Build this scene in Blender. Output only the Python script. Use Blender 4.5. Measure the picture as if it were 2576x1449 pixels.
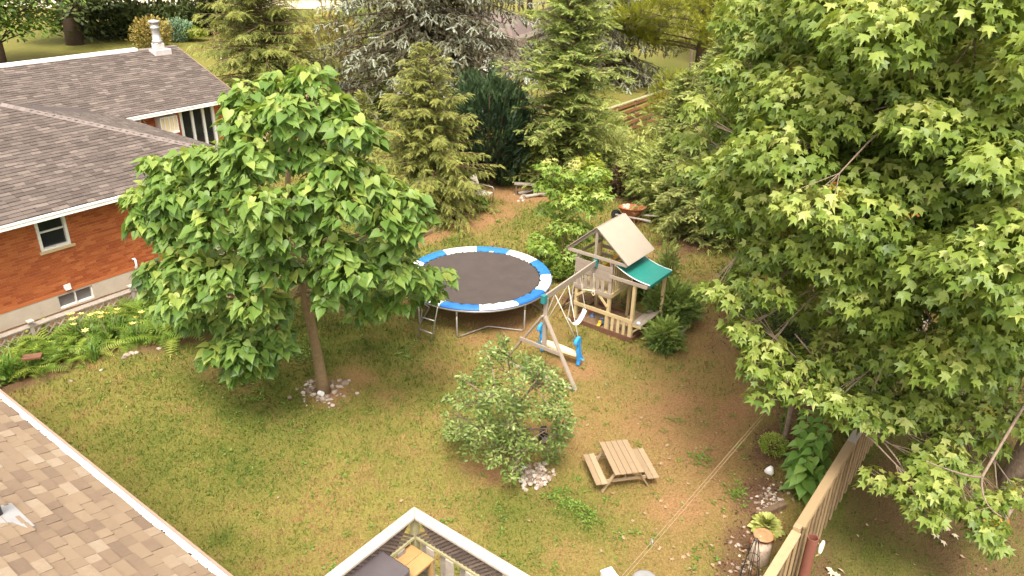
import bpy, bmesh, math, random
import numpy as np
from mathutils import Matrix, Vector
random.seed(7); rng = np.random.default_rng(7)
R = math.radians
for o in list(bpy.data.objects): bpy.data.objects.remove(o)
scene = bpy.context.scene
COL = scene.collection

# ------------------------------------------------------------------ camera, sky, sun, exposure
CAM_H, PITCH, ROLL, FOC = 10.0, R(26.0), R(1.26), 1950.0      # FOC in units of a 2576 px wide picture
cam = bpy.data.cameras.new('camera'); cam_ob = bpy.data.objects.new('camera', cam); COL.objects.link(cam_ob)
cam.sensor_width = 36.0; cam.lens = 36.0 * FOC / 2576.0
cam.clip_start = 0.1; cam.clip_end = 6000
cam_ob.location = (0, 0, CAM_H)
cam_ob.rotation_mode = 'XYZ'
cam_ob.matrix_world = Matrix.Translation((0, 0, CAM_H)) @ Matrix.Rotation(R(90) - PITCH, 4, 'X') @ Matrix.Rotation(ROLL, 4, 'Z')
scene.camera = cam_ob

SUN_EL, SUN_AZ = R(61), R(182)          # azimuth clockwise from +Y (the view direction)
world = bpy.data.worlds.new('World'); scene.world = world; world.use_nodes = True
wn = world.node_tree.nodes; wl = world.node_tree.links; wn.clear()
sky = wn.new('ShaderNodeTexSky'); sky.sky_type = 'NISHITA'; sky.sun_disc = False
sky.sun_elevation = SUN_EL; sky.sun_rotation = SUN_AZ; sky.dust_density = 4.0; sky.air_density = 1.0; sky.ozone_density = 1.0
hs = wn.new('ShaderNodeHueSaturation'); hs.inputs['Saturation'].default_value = 0.12
wb = wn.new('ShaderNodeMixRGB'); wb.blend_type = 'MULTIPLY'; wb.inputs['Fac'].default_value = 1.0
wb.inputs['Color2'].default_value = (1.0, 0.955, 0.885, 1)
bg = wn.new('ShaderNodeBackground'); bg.inputs['Strength'].default_value = 0.15
wo = wn.new('ShaderNodeOutputWorld')
wl.new(sky.outputs[0], hs.inputs['Color']); wl.new(hs.outputs[0], wb.inputs['Color1']); wl.new(wb.outputs[0], bg.inputs['Color']); wl.new(bg.outputs[0], wo.inputs['Surface'])
sun = bpy.data.lights.new('sun', 'SUN'); sun.energy = 1.15; sun.angle = R(18); sun.color = (1.0, 0.93, 0.80)
sun_ob = bpy.data.objects.new('sun', sun); COL.objects.link(sun_ob)
sd = Vector((math.sin(SUN_AZ) * math.cos(SUN_EL), math.cos(SUN_AZ) * math.cos(SUN_EL), math.sin(SUN_EL)))
sun_ob.rotation_euler = sd.to_track_quat('Z', 'Y').to_euler(); sun_ob.location = sd * 60
vs = scene.view_settings
vs.view_transform = 'Standard'; vs.look = 'None'; vs.gamma = 1.0; vs.use_curve_mapping = False
vs.exposure = 1.84
scene.render.engine = 'CYCLES'
scene.cycles.max_bounces = 8; scene.cycles.transmission_bounces = 4; scene.cycles.diffuse_bounces = 5

# ------------------------------------------------------------------ surveying helpers (where things stand)
E1 = np.array([.8, -.6, 0.]); E2 = np.array([.6, .8, 0.]); YAW = math.atan2(-.6, .8)
def ray(x, y):
    u = (x - 1288) / FOC; v = (y - 724.5) / FOC
    c, s = math.cos(ROLL), math.sin(ROLL); u, v = u * c + v * s, -u * s + v * c
    return np.array([u, math.cos(PITCH) - v * math.sin(PITCH), -math.sin(PITCH) - v * math.cos(PITCH)])
def at(x, y, h=0.0):
    d = ray(x, y); return np.array([0, 0, CAM_H]) + d * (h - CAM_H) / d[2]
def aty(x, y, Y):
    d = ray(x, y); return np.array([0, 0, CAM_H]) + d * Y / d[1]
def onu(x, y, u):                                    # on the vertical plane e1 = u ; returns (v, h)
    d = ray(x, y); t = u / float(d @ E1); p = np.array([0, 0, CAM_H]) + d * t
    return float(p @ E2), float(p[2])
def proj(P):
    P = np.atleast_2d(np.asarray(P, float)); q = P - np.array([0, 0, CAM_H])
    z = q[:, 1] * math.cos(PITCH) - q[:, 2] * math.sin(PITCH); z = np.where(z < .1, .1, z)
    yy = -(q[:, 1] * math.sin(PITCH) + q[:, 2] * math.cos(PITCH))
    u, v = q[:, 0] / z, yy / z; c, s = math.cos(ROLL), math.sin(ROLL)
    return np.stack([1288 + FOC * (u * c - v * s), 724.5 + FOC * (u * s + v * c), z], 1)
def UV(u, v, h=0.0): return E1 * u + E2 * v + np.array([0, 0, h])
V3 = lambda p: Vector((float(p[0]), float(p[1]), float(p[2])))

# ------------------------------------------------------------------ objects
FR = {}
def reg(o, M): FR[o.name] = M; return o
def tag(o, label=None, cat=None, group=None, kind=None):
    if label: o['label'] = label
    if cat: o['category'] = cat
    if group: o['group'] = group
    if kind: o['kind'] = kind
    return o
def thing(name, label, cat, loc=(0, 0, 0), rz=0.0, group=None):
    o = bpy.data.objects.new(name, None); COL.objects.link(o); o.empty_display_size = .2
    o.location = V3(loc); o.rotation_euler = (0, 0, rz)
    reg(o, Matrix.Translation(V3(loc)) @ Matrix.Rotation(rz, 4, 'Z'))
    return tag(o, label, cat, group)
def link(name, me, parent=None, M=None, kind=None, label=None):
    """link mesh data as an object; M is its matrix in WORLD space (default: the parent's frame)"""
    o = bpy.data.objects.new(name, me); COL.objects.link(o)
    PF = FR[parent.name] if parent else Matrix()
    if parent: o.parent = parent
    if M is None: M = PF
    o.matrix_basis = PF.inverted() @ M
    reg(o, M)
    if kind: o['kind'] = kind
    if label: o['label'] = label
    return o
def dup_tree(o, M, parent=None):
    c = o.copy(); COL.objects.link(c)
    if parent is None:
        c.matrix_basis = M; reg(c, M)
    else:
        c.parent = parent; reg(c, FR[parent.name] @ o.matrix_basis)
    for ch in [k for k in bpy.data.objects if k.parent == o]: dup_tree(ch, None, c)
    return c
def frame(p, x, z):
    """matrix with origin p, X axis x, Z axis near z"""
    x = V3(x).normalized(); z = V3(z); y = z.cross(x)
    if y.length < 1e-6: y = Vector((0, 1, 0)).cross(x)
    y.normalize(); z = x.cross(y)
    M = Matrix((x, y, z)).transposed().to_4x4(); M.translation = V3(p); return M

def np_mesh(name, verts, tris, mat, tint=None, smooth=False):
    me = bpy.data.meshes.new(name); verts = np.asarray(verts, np.float32); tris = np.asarray(tris, np.int32)
    nt = len(tris)
    me.vertices.add(len(verts)); me.vertices.foreach_set('co', verts.ravel())
    k = tris.shape[1]
    me.loops.add(nt * k); me.loops.foreach_set('vertex_index', tris.ravel())
    me.polygons.add(nt); me.polygons.foreach_set('loop_start', np.arange(0, nt * k, k, dtype=np.int32))
    try: me.polygons.foreach_set('loop_total', np.full(nt, k, dtype=np.int32))
    except Exception: pass
    me.polygons.foreach_set('use_smooth', np.full(nt, smooth, dtype=bool))
    if tint is not None:
        a = me.attributes.new('tint', 'FLOAT', 'POINT'); a.data.foreach_set('value', np.asarray(tint, np.float32))
    me.update(calc_edges=True); me.validate()
    if mat: me.materials.append(mat)
    return me

class MB:
    """mesh builder: boxes, bars, tubes, lathes collected into ONE mesh"""
    def __init__(s): s.v = []; s.f = []; s.m = []; s.n = 0
    def add(s, vs, fs, mi=0):
        s.v.extend([tuple(float(c) for c in p) for p in vs]); s.f.extend([tuple(i + s.n for i in f) for f in fs]); s.m.extend([mi] * len(fs)); s.n = len(s.v); return s
    def box(s, lo, hi, mi=0):
        x0, y0, z0 = lo; x1, y1, z1 = hi
        return s.add([(x0, y0, z0), (x1, y0, z0), (x1, y1, z0), (x0, y1, z0), (x0, y0, z1), (x1, y0, z1), (x1, y1, z1), (x0, y1, z1)],
              [(3, 2, 1, 0), (4, 5, 6, 7), (0, 1, 5, 4), (1, 2, 6, 5), (2, 3, 7, 6), (3, 0, 4, 7)], mi)
    def hexa(s, b, t, mi=0):
        return s.add(list(b) + list(t), [(3, 2, 1, 0), (4, 5, 6, 7), (0, 1, 5, 4), (1, 2, 6, 5), (2, 3, 7, 6), (3, 0, 4, 7)], mi)
    def beam(s, p0, p1, w, h, up=(0, 0, 1), mi=0):
        p0, p1 = np.array(p0, float), np.array(p1, float); d = p1 - p0; d /= np.linalg.norm(d)
        up = np.array(up, float); sd_ = np.cross(d, up)
        if np.linalg.norm(sd_) < 1e-5: sd_ = np.cross(d, (1, 0, 0))
        sd_ /= np.linalg.norm(sd_); u = np.cross(sd_, d)
        q = [(-w / 2, -h / 2), (w / 2, -h / 2), (w / 2, h / 2), (-w / 2, h / 2)]
        return s.hexa([p0 + sd_ * a + u * b for a, b in q], [p1 + sd_ * a + u * b for a, b in q], mi)
    def tube(s, pts, rad, n=8, cap=True, closed=False, mi=0):
        pts = [np.array(p, float) for p in pts]; k = len(pts)
        if np.isscalar(rad): rad = [rad] * k
        nrm = None; base = s.n; vs = []
        for i in range(k):
            if closed: t = pts[(i + 1) % k] - pts[i - 1]
            else: t = pts[min(i + 1, k - 1)] - pts[max(i - 1, 0)]
            t = t / (np.linalg.norm(t) + 1e-9)
            if nrm is None:
                a = np.array((0, 0, 1.)) if abs(t[2]) < .9 else np.array((1., 0, 0)); nrm = np.cross(t, a)
            nrm = nrm - t * (nrm @ t); nrm /= np.linalg.norm(nrm) + 1e-9; b = np.cross(t, nrm)
            for j in range(n):
                a = 2 * math.pi * j / n; vs.append(pts[i] + rad[i] * (nrm * math.cos(a) + b * math.sin(a)))
        fs = []
        for i in range(k if closed else k - 1):
            i2 = (i + 1) % k
            for j in range(n):
                fs.append((i * n + j, i * n + (j + 1) % n, i2 * n + (j + 1) % n, i2 * n + j))
        if cap and not closed: fs += [tuple(range(n - 1, -1, -1)), tuple((k - 1) * n + j for j in range(n))]
        return s.add(vs, fs, mi)
    def lathe(s, prof, n=20, c=(0, 0, 0), mi=0):
        vs = []; fs = []
        for r, z in prof:
            for j in range(n): a = 2 * math.pi * j / n; vs.append((c[0] + r * math.cos(a), c[1] + r * math.sin(a), c[2] + z))
        for i in range(len(prof) - 1):
            for j in range(n): fs.append((i * n + j, i * n + (j + 1) % n, (i + 1) * n + (j + 1) % n, (i + 1) * n + j))
        fs.append(tuple(range(n - 1, -1, -1))); fs.append(tuple((len(prof) - 1) * n + j for j in range(n)))
        return s.add(vs, fs, mi)
    def poly(s, pts, mi=0): return s.add(pts, [tuple(range(len(pts)))], mi)
    def prism(s, outline, a, b, ext, mi=0):
        """outline of (p,q) in axes a,b extruded by vector ext"""
        a, b, ext = np.array(a, float), np.array(b, float), np.array(ext, float); n = len(outline)
        v0 = [a * p + b * q for p, q in outline]; v1 = [p + ext for p in v0]
        fs = [tuple(range(n - 1, -1, -1)), tuple(range(n, 2 * n))] + [(i, (i + 1) % n, n + (i + 1) % n, n + i) for i in range(n)]
        return s.add(v0 + v1, fs, mi)
    def mesh(s, name, mats, smooth=False, bevel=0.0):
        me = bpy.data.meshes.new(name); me.from_pydata(s.v, [], s.f)
        if not isinstance(mats, (list, tuple)): mats = [mats]
        for m in mats: me.materials.append(m)
        if len(mats) > 1: me.polygons.foreach_set('material_index', np.array(s.m, np.int32))
        bm = bmesh.new(); bm.from_mesh(me); bmesh.ops.recalc_face_normals(bm, faces=bm.faces)
        if bevel > 0:
            bmesh.ops.bevel(bm, geom=bm.edges[:], offset=bevel, segments=1, affect='EDGES', clamp_overlap=True)
        bm.to_mesh(me); bm.free()
        if smooth: me.polygons.foreach_set('use_smooth', np.ones(len(me.polygons), bool))
        me.update(); return me
    def build(s, name, mats, parent=None, smooth=False, kind=None, label=None, bevel=0.0, world=False):
        """vertices are in the parent's frame, or in world space when world=True"""
        if world and parent:
            Mi = FR[parent.name].inverted(); s.v = [tuple(Mi @ Vector(p)) for p in s.v]
        return link(name, s.mesh(name, mats, smooth, bevel), parent, None, kind, label)

# ------------------------------------------------------------------ materials
def nodes(name):
    m = bpy.data.materials.new(name); m.use_nodes = True; nt = m.node_tree
    return m, nt, nt.nodes, nt.links, nt.nodes['Principled BSDF']
def ramp(N, stops):
    r = N.new('ShaderNodeValToRGB'); e = r.color_ramp.elements
    while len(e) < len(stops): e.new(.5)
    for i, (p, c) in enumerate(stops): e[i].position = p; e[i].color = (c[0], c[1], c[2], 1)
    return r
def mat_plain(name, c1, c2=None, scale=6.0, rough=.6, bump=0.0, bscale=40.0, metal=0.0, spec=.4, rnd=0.0, stretch=None, stain=None):
    """two-tone noise colour, random shift per object, fine bump"""
    m, nt, N, L, P = nodes(name)
    P.inputs['Roughness'].default_value = rough; P.inputs['Metallic'].default_value = metal; P.inputs['Specular IOR Level'].default_value = spec
    c2 = c2 or tuple(x * .8 for x in c1)
    g = N.new('ShaderNodeNewGeometry'); mp = N.new('ShaderNodeMapping'); L.new(g.outputs['Position'], mp.inputs['Vector'])
    if stretch:
        tc = N.new('ShaderNodeTexCoord'); L.new(tc.outputs['Object'], mp.inputs['Vector']); mp.inputs['Scale'].default_value = stretch
    n = N.new('ShaderNodeTexNoise'); n.inputs['Scale'].default_value = scale; n.inputs['Detail'].default_value = 7; n.inputs['Roughness'].default_value = .65
    L.new(mp.outputs[0], n.inputs['Vector'])
    fac = n.outputs['Fac']
    if rnd:
        oi = N.new('ShaderNodeObjectInfo'); ad = N.new('ShaderNodeMath'); ad.operation = 'MULTIPLY_ADD'
        sb = N.new('ShaderNodeMath'); sb.operation = 'SUBTRACT'; L.new(oi.outputs['Random'], sb.inputs[0]); sb.inputs[1].default_value = .5
        L.new(sb.outputs[0], ad.inputs[0]); ad.inputs[1].default_value = rnd; L.new(fac, ad.inputs[2]); fac = ad.outputs[0]
    r = ramp(N, [(.3, c1), (.7, c2)]); L.new(fac, r.inputs['Fac']); out = r.outputs['Color']
    if stain:
        n3 = N.new('ShaderNodeTexNoise'); n3.inputs['Scale'].default_value = stain[1]; n3.inputs['Detail'].default_value = 8; n3.inputs['Roughness'].default_value = .7
        L.new(g.outputs['Position'], n3.inputs['Vector'])
        r3 = ramp(N, [(stain[2], (0, 0, 0)), (stain[2] + .12, (1, 1, 1))]); L.new(n3.outputs['Fac'], r3.inputs['Fac'])
        mx = N.new('ShaderNodeMixRGB'); L.new(r3.outputs['Color'], mx.inputs['Fac']); L.new(out, mx.inputs['Color1']); mx.inputs['Color2'].default_value = (*stain[0], 1); out = mx.outputs[0]
    L.new(out, P.inputs['Base Color'])
    if bump:
        n2 = N.new('ShaderNodeTexNoise'); n2.inputs['Scale'].default_value = bscale; n2.inputs['Detail'].default_value = 4; L.new(mp.outputs[0], n2.inputs['Vector'])
        b = N.new('ShaderNodeBump'); b.inputs['Strength'].default_value = bump; b.inputs['Distance'].default_value = .02; L.new(n2.outputs['Fac'], b.inputs['Height']); L.new(b.outputs[0], P.inputs['Normal'])
    return m
def mat_leaf(name, stops, trans=.3, rough=.45, spec=.35, per_object=False):
    """leaf colour from a per-leaf tint value, light passing through"""
    m, nt, N, L, P = nodes(name)
    r = ramp(N, stops)
    if per_object:
        oi = N.new('ShaderNodeObjectInfo'); L.new(oi.outputs['Random'], r.inputs['Fac'])
    else:
        a = N.new('ShaderNodeAttribute'); a.attribute_name = 'tint'; L.new(a.outputs['Fac'], r.inputs['Fac'])
    L.new(r.outputs['Color'], P.inputs['Base Color']); P.inputs['Roughness'].default_value = rough; P.inputs['Specular IOR Level'].default_value = spec
    if trans:
        t = N.new('ShaderNodeBsdfTranslucent'); hv = N.new('ShaderNodeHueSaturation'); hv.inputs['Value'].default_value = 1.35; hv.inputs['Hue'].default_value = .485; hv.inputs['Saturation'].default_value = 1.1
        L.new(r.outputs['Color'], hv.inputs['Color']); L.new(hv.outputs[0], t.inputs['Color'])
        mx = N.new('ShaderNodeMixShader'); mx.inputs['Fac'].default_value = trans
        L.new(P.outputs[0], mx.inputs[1]); L.new(t.outputs[0], mx.inputs[2]); L.new(mx.outputs[0], N['Material Output'].inputs['Surface'])
    return m
def mat_piece(name, stops, rough=.85, bump=.3, bscale=90., spec=.25, per_object=True, vary=.25):
    """one colour per brick / shingle / stone (object random, or tint inside a joined mesh) plus grain"""
    m, nt, N, L, P = nodes(name)
    P.inputs['Roughness'].default_value = rough; P.inputs['Specular IOR Level'].default_value = spec
    g = N.new('ShaderNodeNewGeometry')
    n = N.new('ShaderNodeTexNoise'); n.inputs['Scale'].default_value = 14; n.inputs['Detail'].default_value = 8; n.inputs['Roughness'].default_value = .7; L.new(g.outputs['Position'], n.inputs['Vector'])
    if per_object: s_ = N.new('ShaderNodeObjectInfo').outputs['Random']
    else:
        a = N.new('ShaderNodeAttribute'); a.attribute_name = 'tint'; s_ = a.outputs['Fac']
    r = ramp(N, stops); r.color_ramp.interpolation = 'LINEAR'
    ad = N.new('ShaderNodeMath'); ad.operation = 'MULTIPLY_ADD'; sb = N.new('ShaderNodeMath'); sb.operation = 'SUBTRACT'
    L.new(n.outputs['Fac'], sb.inputs[0]); sb.inputs[1].default_value = .5
    L.new(sb.outputs[0], ad.inputs[0]); ad.inputs[1].default_value = vary; L.new(s_, ad.inputs[2]); L.new(ad.outputs[0], r.inputs['Fac'])
    L.new(r.outputs['Color'], P.inputs['Base Color'])
    n2 = N.new('ShaderNodeTexNoise'); n2.inputs['Scale'].default_value = bscale; n2.inputs['Detail'].default_value = 3; L.new(g.outputs['Position'], n2.inputs['Vector'])
    b = N.new('ShaderNodeBump'); b.inputs['Strength'].default_value = bump; b.inputs['Distance'].default_value = .01; L.new(n2.outputs['Fac'], b.inputs['Height']); L.new(b.outputs[0], P.inputs['Normal'])
    return m
def mat_glass(name, tint=(.02, .022, .024), rough=.08):
    m, nt, N, L, P = nodes(name)
    P.inputs['Base Color'].default_value = (*tint, 1); P.inputs['Roughness'].default_value = rough; P.inputs['Specular IOR Level'].default_value = .7
    return m

M = {}
M['white'] = mat_plain('white_paint', (.84, .82, .79), (.78, .76, .72), 4, .45, .05)
M['gutter_white'] = mat_plain('gutter_white', (.82, .81, .79), (.74, .72, .69), 7, .4, .05, stain=((.2, .13, .08), 5.0, .68))
M['rim_brown'] = mat_plain('rim_brown', (.22, .14, .10), (.30, .20, .15), 9, .5)
M['concrete'] = mat_plain('concrete', (.58, .50, .40), (.48, .41, .32), 3, .9, .15, 60, stain=((.2, .17, .12), 3.0, .62))
M['mortar'] = mat_plain('mortar', (.62, .40, .23), (.50, .29, .16), 8, .95, .2)
M['sill'] = mat_plain('stone_sill', (.62, .46, .26), (.5, .38, .2), 9, .8, .1)
M['glass'] = mat_glass('dark_glass')
M['glass_grey'] = mat_glass('dusty_glass', (.16, .15, .14), .5)
M['taupe'] = mat_plain('taupe_stain', (.33, .27, .22), (.28, .225, .18), 5, .6, .12, 30, rnd=.5, stretch=(1, 1, 1))
M['cream_wood'] = mat_plain('pale_wood', (.52, .40, .215), (.45, .34, .175), 5, .65, .12, 30, rnd=.5)
M['cedar_wood'] = mat_plain('weathered_cedar', (.345, .245, .15), (.265, .185, .11), 7, .75, .25, 25, rnd=.7, stretch=(6, .6, 6), stain=((.20, .12, .06), 6, .66))
M['fence_new'] = mat_plain('new_fence_wood', (.36, .26, .145), (.28, .195, .105), 5, .75, .2, 40, rnd=.6)
M['fence_board'] = mat_plain('fence_board', (.32, .225, .12), (.21, .145, .08), 6, .8, .25, 40, rnd=.9, stain=((.10, .07, .045), 5, .6))
M['grey_wood'] = mat_plain('weathered_grey_wood', (.34, .295, .25), (.23, .195, .165), 8, .85, .3, 40, rnd=.5)
M['pale_wood'] = mat_plain('bleached_wood', (.44, .38, .335), (.34, .29, .25), 9, .8, .25, 40, rnd=.4, stain=((.30, .22, .17), 14, .64))
M['mossy_wood'] = mat_plain('mossy_wood', (.30, .27, .15), (.20, .19, .10), 8, .9, .3, 40, rnd=.6)
M['brown_board'] = mat_plain('red_brown_board', (.20, .09, .05), (.13, .06, .035), 6, .8, .2, rnd=.4)
M['timber'] = mat_plain('old_timber', (.26, .17, .10), (.14, .09, .055), 10, .95, .4, 30, rnd=.4)
M['steel'] = mat_plain('galvanised_tube', (.46, .44, .42), (.36, .34, .31), 12, .42, .04, metal=.55, spec=.5)
M['chain'] = mat_plain('rope_grey', (.60, .55, .48), (.50, .45, .38), 20, .7)
M['mat_black'] = mat_plain('trampoline_mesh', (.060, .046, .042), (.075, .058, .053), 3, .75, .04, 200, spec=.25, stain=((.1, .085, .075), 1.2, .62))
M['pad_blue'] = mat_plain('pad_blue', (.018, .13, .42), (.026, .165, .47), 3, .4, .08, 14, rnd=.3)
M['pad_white'] = mat_plain('pad_white', (.80, .79, .77), (.72, .71, .68), 3, .45, .08, 14, rnd=.3)
M['navy'] = mat_plain('navy_skirt', (.02, .05, .20), (.03, .07, .26), 6, .5)
M['black'] = mat_plain('black_plastic', (.02, .02, .022), (.03, .03, .03), 6, .45)
M['teal'] = mat_plain('teal_plate', (.02, .16, .17), (.03, .2, .2), 6, .5)
M['canopy'] = mat_plain('green_canopy', (.012, .20, .165), (.018, .235, .19), 4, .5, .06, 10)
M['blue_plastic'] = mat_plain('blue_plastic', (.03, .27, .66), (.04, .32, .72), 4, .35, spec=.5)
M['cream_plastic'] = mat_plain('cream_plastic', (.78, .64, .40), (.72, .58, .35), 4, .4)
M['white_plastic'] = mat_plain('white_plastic', (.82, .82, .80), (.76, .75, .73), 4, .4)
M['yellow_plastic'] = mat_plain('yellow_plastic', (.80, .48, .04), (.74, .42, .03), 4, .4)
M['red_plastic'] = mat_plain('red_plastic', (.62, .03, .05), (.55, .02, .04), 4, .35)
M['slide_green'] = mat_plain('slide_green', (.012, .06, .045), (.02, .08, .06), 4, .4)
M['toy_blue'] = mat_plain('toy_blue', (.10, .16, .26), (.14, .2, .3), 5, .5)
M['sand'] = mat_plain('sand', (.30, .19, .11), (.20, .12, .065), 5, .95, .8, 35)
M['rust'] = mat_plain('rust_orange', (.30, .10, .042), (.22, .07, .03), 9, .8, .2, 50, stain=((.70, .55, .40), 4.5, .56))
M['rust_pale'] = mat_plain('rusty_white_can', (.62, .52, .42), (.50, .38, .28), 10, .75, .2, stain=((.36, .13, .05), 7, .52))
M['rust_lid'] = mat_plain('rusty_lid', (.46, .24, .12), (.36, .16, .07), 12, .8, .2, stain=((.60, .44, .32), 10, .6))
M['pipe_red'] = mat_plain('red_oxide', (.20, .075, .05), (.16, .06, .042), 8, .6, .1, stain=((.10, .05, .04), 18, .68))
M['rope'] = mat_plain('white_rope', (.68, .62, .54), (.58, .52, .44), 30, .9)
M['twine'] = mat_plain('twine', (.36, .27, .17), (.3, .22, .13), 30, .8)
M['bark'] = mat_plain('bark_brown', (.20, .12, .07), (.11, .065, .04), 12, .95, .8, 24)
M['bark_dark'] = mat_plain('bark_dark', (.10, .065, .045), (.055, .036, .026), 9, .95, .9, 18)
M['bark_pale'] = mat_plain('bark_catalpa', (.30, .21, .115), (.20, .135, .07), 14, .9, .6, 30)
M['bark_grey'] = mat_plain('bark_grey', (.27, .20, .145), (.16, .115, .085), 12, .95, .6, 24)
M['grill'] = mat_plain('charcoal_cover', (.075, .062, .066), (.09, .075, .08), 5, .38, .03)
M['shelf_wood'] = mat_plain('orange_shelf', (.42, .26, .11), (.36, .21, .085), 7, .5, .1, rnd=.3)
M['lid_grey'] = mat_plain('grey_lid', (.24, .23, .23), (.29, .28, .28), 6, .5)
M['chair_fabric'] = mat_plain('chair_fabric', (.66, .60, .50), (.58, .52, .42), 10, .8)
M['chimney'] = mat_plain('chimney_metal', (.50, .49, .48), (.36, .35, .34), 14, .35, metal=.5)
M['chimney_base'] = mat_plain('chimney_base', (.50, .46, .44), (.42, .38, .36), 5, .7)
M['stone'] = mat_piece('stone', [(0, (.17, .12, .09)), (.35, (.30, .23, .18)), (.7, (.38, .31, .26)), (1, (.52, .47, .41))], .85, .4, 40, vary=.5)
M['brick'] = mat_piece('brick', [(0, (.34, .085, .028)), (.5, (.43, .115, .036)), (1, (.52, .165, .055))], .85, .3, 70, vary=.12)
M['brick_joined'] = mat_piece('brick_joined', [(0, (.34, .085, .028)), (.5, (.43, .115, .036)), (1, (.52, .165, .055))], .85, .3, 70, per_object=False, vary=.12)
SH = [(0, (.076, .059, .051)), (.6, (.106, .083, .072)), (.88, (.128, .101, .087)), (1, (.16, .128, .109))]
M['shingle'] = mat_piece('shingle', SH, .9, .5, 160); M['shingle_joined'] = mat_piece('shingle_joined', SH, .9, .5, 160, per_object=False)
SH2 = [(0, (.150, .103, .072)), (.35, (.198, .140, .094)), (.8, (.222, .160, .106)), (1, (.265, .205, .148))]
M['tan_shingle'] = mat_piece('tan_shingle', SH2, .9, .6, 200, vary=.45); M['tan_joined'] = mat_piece('tan_joined', SH2, .9, .6, 200, per_object=False, vary=.45)
M['ridge_cap'] = mat_piece('ridge_cap', [(0, (.155, .125, .113)), (1, (.20, .163, .147))], .9, .5, 160)
M['felt'] = mat_plain('roof_underlay', (.075, .055, .05), (.06, .045, .04), 8, .95)
M['felt_tan'] = mat_plain('tan_underlay', (.19, .13, .085), (.15, .10, .065), 8, .95)

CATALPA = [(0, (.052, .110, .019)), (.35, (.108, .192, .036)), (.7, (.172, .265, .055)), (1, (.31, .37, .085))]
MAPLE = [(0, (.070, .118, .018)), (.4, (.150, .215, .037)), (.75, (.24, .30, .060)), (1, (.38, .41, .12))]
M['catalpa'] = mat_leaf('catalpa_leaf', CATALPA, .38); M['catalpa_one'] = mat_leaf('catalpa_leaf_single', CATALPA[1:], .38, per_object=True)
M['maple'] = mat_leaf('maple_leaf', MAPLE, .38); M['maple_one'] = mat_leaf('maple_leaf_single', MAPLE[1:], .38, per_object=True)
M['keys'] = mat_leaf('maple_keys', [(0, (.30, .20, .03)), (.6, (.45, .24, .03)), (1, (.5, .10, .02))], .3)
M['hemlock'] = mat_leaf('hemlock', [(0, (.066, .080, .020)), (.45, (.180, .205, .046)), (1, (.38, .385, .095))], .34, .6)
M['bush_cedar'] = mat_leaf('bush_cedar', [(0, (.045, .085, .018)), (.5, (.125, .19, .04)), (1, (.28, .36, .08))], .3, .6)
M['cedar'] = mat_leaf('cedar', [(0, (.070, .105, .022)), (.5, (.20, .255, .058)), (1, (.43, .46, .125))], .32, .6)
M['cedar_olive'] = mat_leaf('cedar_olive', [(0, (.070, .10, .026)), (.5, (.205, .245, .068)), (1, (.43, .45, .14))], .32, .6)
M['yew'] = mat_leaf('dark_yew', [(0, (.007, .016, .007)), (.5, (.020, .042, .016)), (1, (.060, .10, .03))], .1, .6)
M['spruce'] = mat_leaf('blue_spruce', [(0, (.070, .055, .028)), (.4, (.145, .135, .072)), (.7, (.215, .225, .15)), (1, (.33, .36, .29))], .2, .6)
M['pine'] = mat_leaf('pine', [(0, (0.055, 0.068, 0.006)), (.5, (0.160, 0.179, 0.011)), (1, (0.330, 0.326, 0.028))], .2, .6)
M['apple'] = mat_leaf('apple_leaf', [(0, (.06, .105, .022)), (.5, (.16, .225, .052)), (1, (.36, .41, .16))], .3)
M['apple_fruit'] = mat_plain('apple_green', (.26, .34, .08), (.32, .36, .11), 6, .4)
M['young'] = mat_leaf('young_maple', [(0, (.08, .15, .022)), (.5, (.20, .30, .045)), (.85, (.33, .42, .09)), (1, (.46, .45, .15))], .35)
M['fern'] = mat_leaf('fern', [(0, (.075, .13, .016)), (.5, (.17, .26, .036)), (1, (.36, .41, .075))], .32, per_object=True)
M['lily_leaf'] = mat_leaf('lily_leaf', [(0, (.045, .10, .015)), (.5, (.10, .20, .03)), (1, (.2, .3, .06))], .25)
M['lily_flower'] = mat_plain('lily_flower', (.80, .68, .20), (.76, .60, .12), 8, .5)
M['ground_leaf'] = mat_leaf('ground_leaf', [(0, (.05, .10, .015)), (.5, (.13, .21, .028)), (1, (.24, .31, .06))], .25)
M['hosta'] = mat_leaf('hosta', [(0, (.22, .27, .06)), (.5, (.40, .42, .11)), (1, (.56, .55, .22))], .25, per_object=True)
M['bigleaf'] = mat_leaf('bigleaf', [(0, (.12, .25, .045)), (.5, (.19, .34, .065)), (1, (.28, .42, .10))], .3, per_object=True)
M['box'] = mat_leaf('boxwood', [(0, (.13, .20, .025)), (.5, (.26, .36, .05)), (1, (.42, .47, .12))], .3)
M['far_dark'] = mat_leaf('far_dark_leaf', [(0, (.018, .030, .008)), (.5, (.055, .075, .018)), (1, (.13, .15, .04))], .15, .6)
M['far_mid'] = mat_leaf('far_mid_leaf', [(0, (0.036, 0.068, 0.010)), (.5, (0.102, 0.163, 0.022)), (1, (0.204, 0.273, 0.040))], .2, .6)
M['far_light'] = mat_leaf('far_light_leaf', [(0, (0.072, 0.105, 0.012)), (.5, (0.180, 0.231, 0.024)), (1, (0.336, 0.357, 0.048))], .2, .6)
M['golden'] = mat_leaf('golden_shrub', [(0, (.10, .09, .02)), (.5, (.24, .19, .045)), (1, (.38, .29, .08))], .2, .6)
M['blue_shrub'] = mat_leaf('blue_shrub', [(0, (.05, .10, .05)), (.5, (.13, .22, .12)), (1, (.26, .36, .22))], .15, .6)
M['red_leaf'] = mat_leaf('red_leaf', [(0, (.025, .010, .010)), (.5, (.065, .020, .018)), (1, (.13, .045, .035))], .2, .6)
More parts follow.
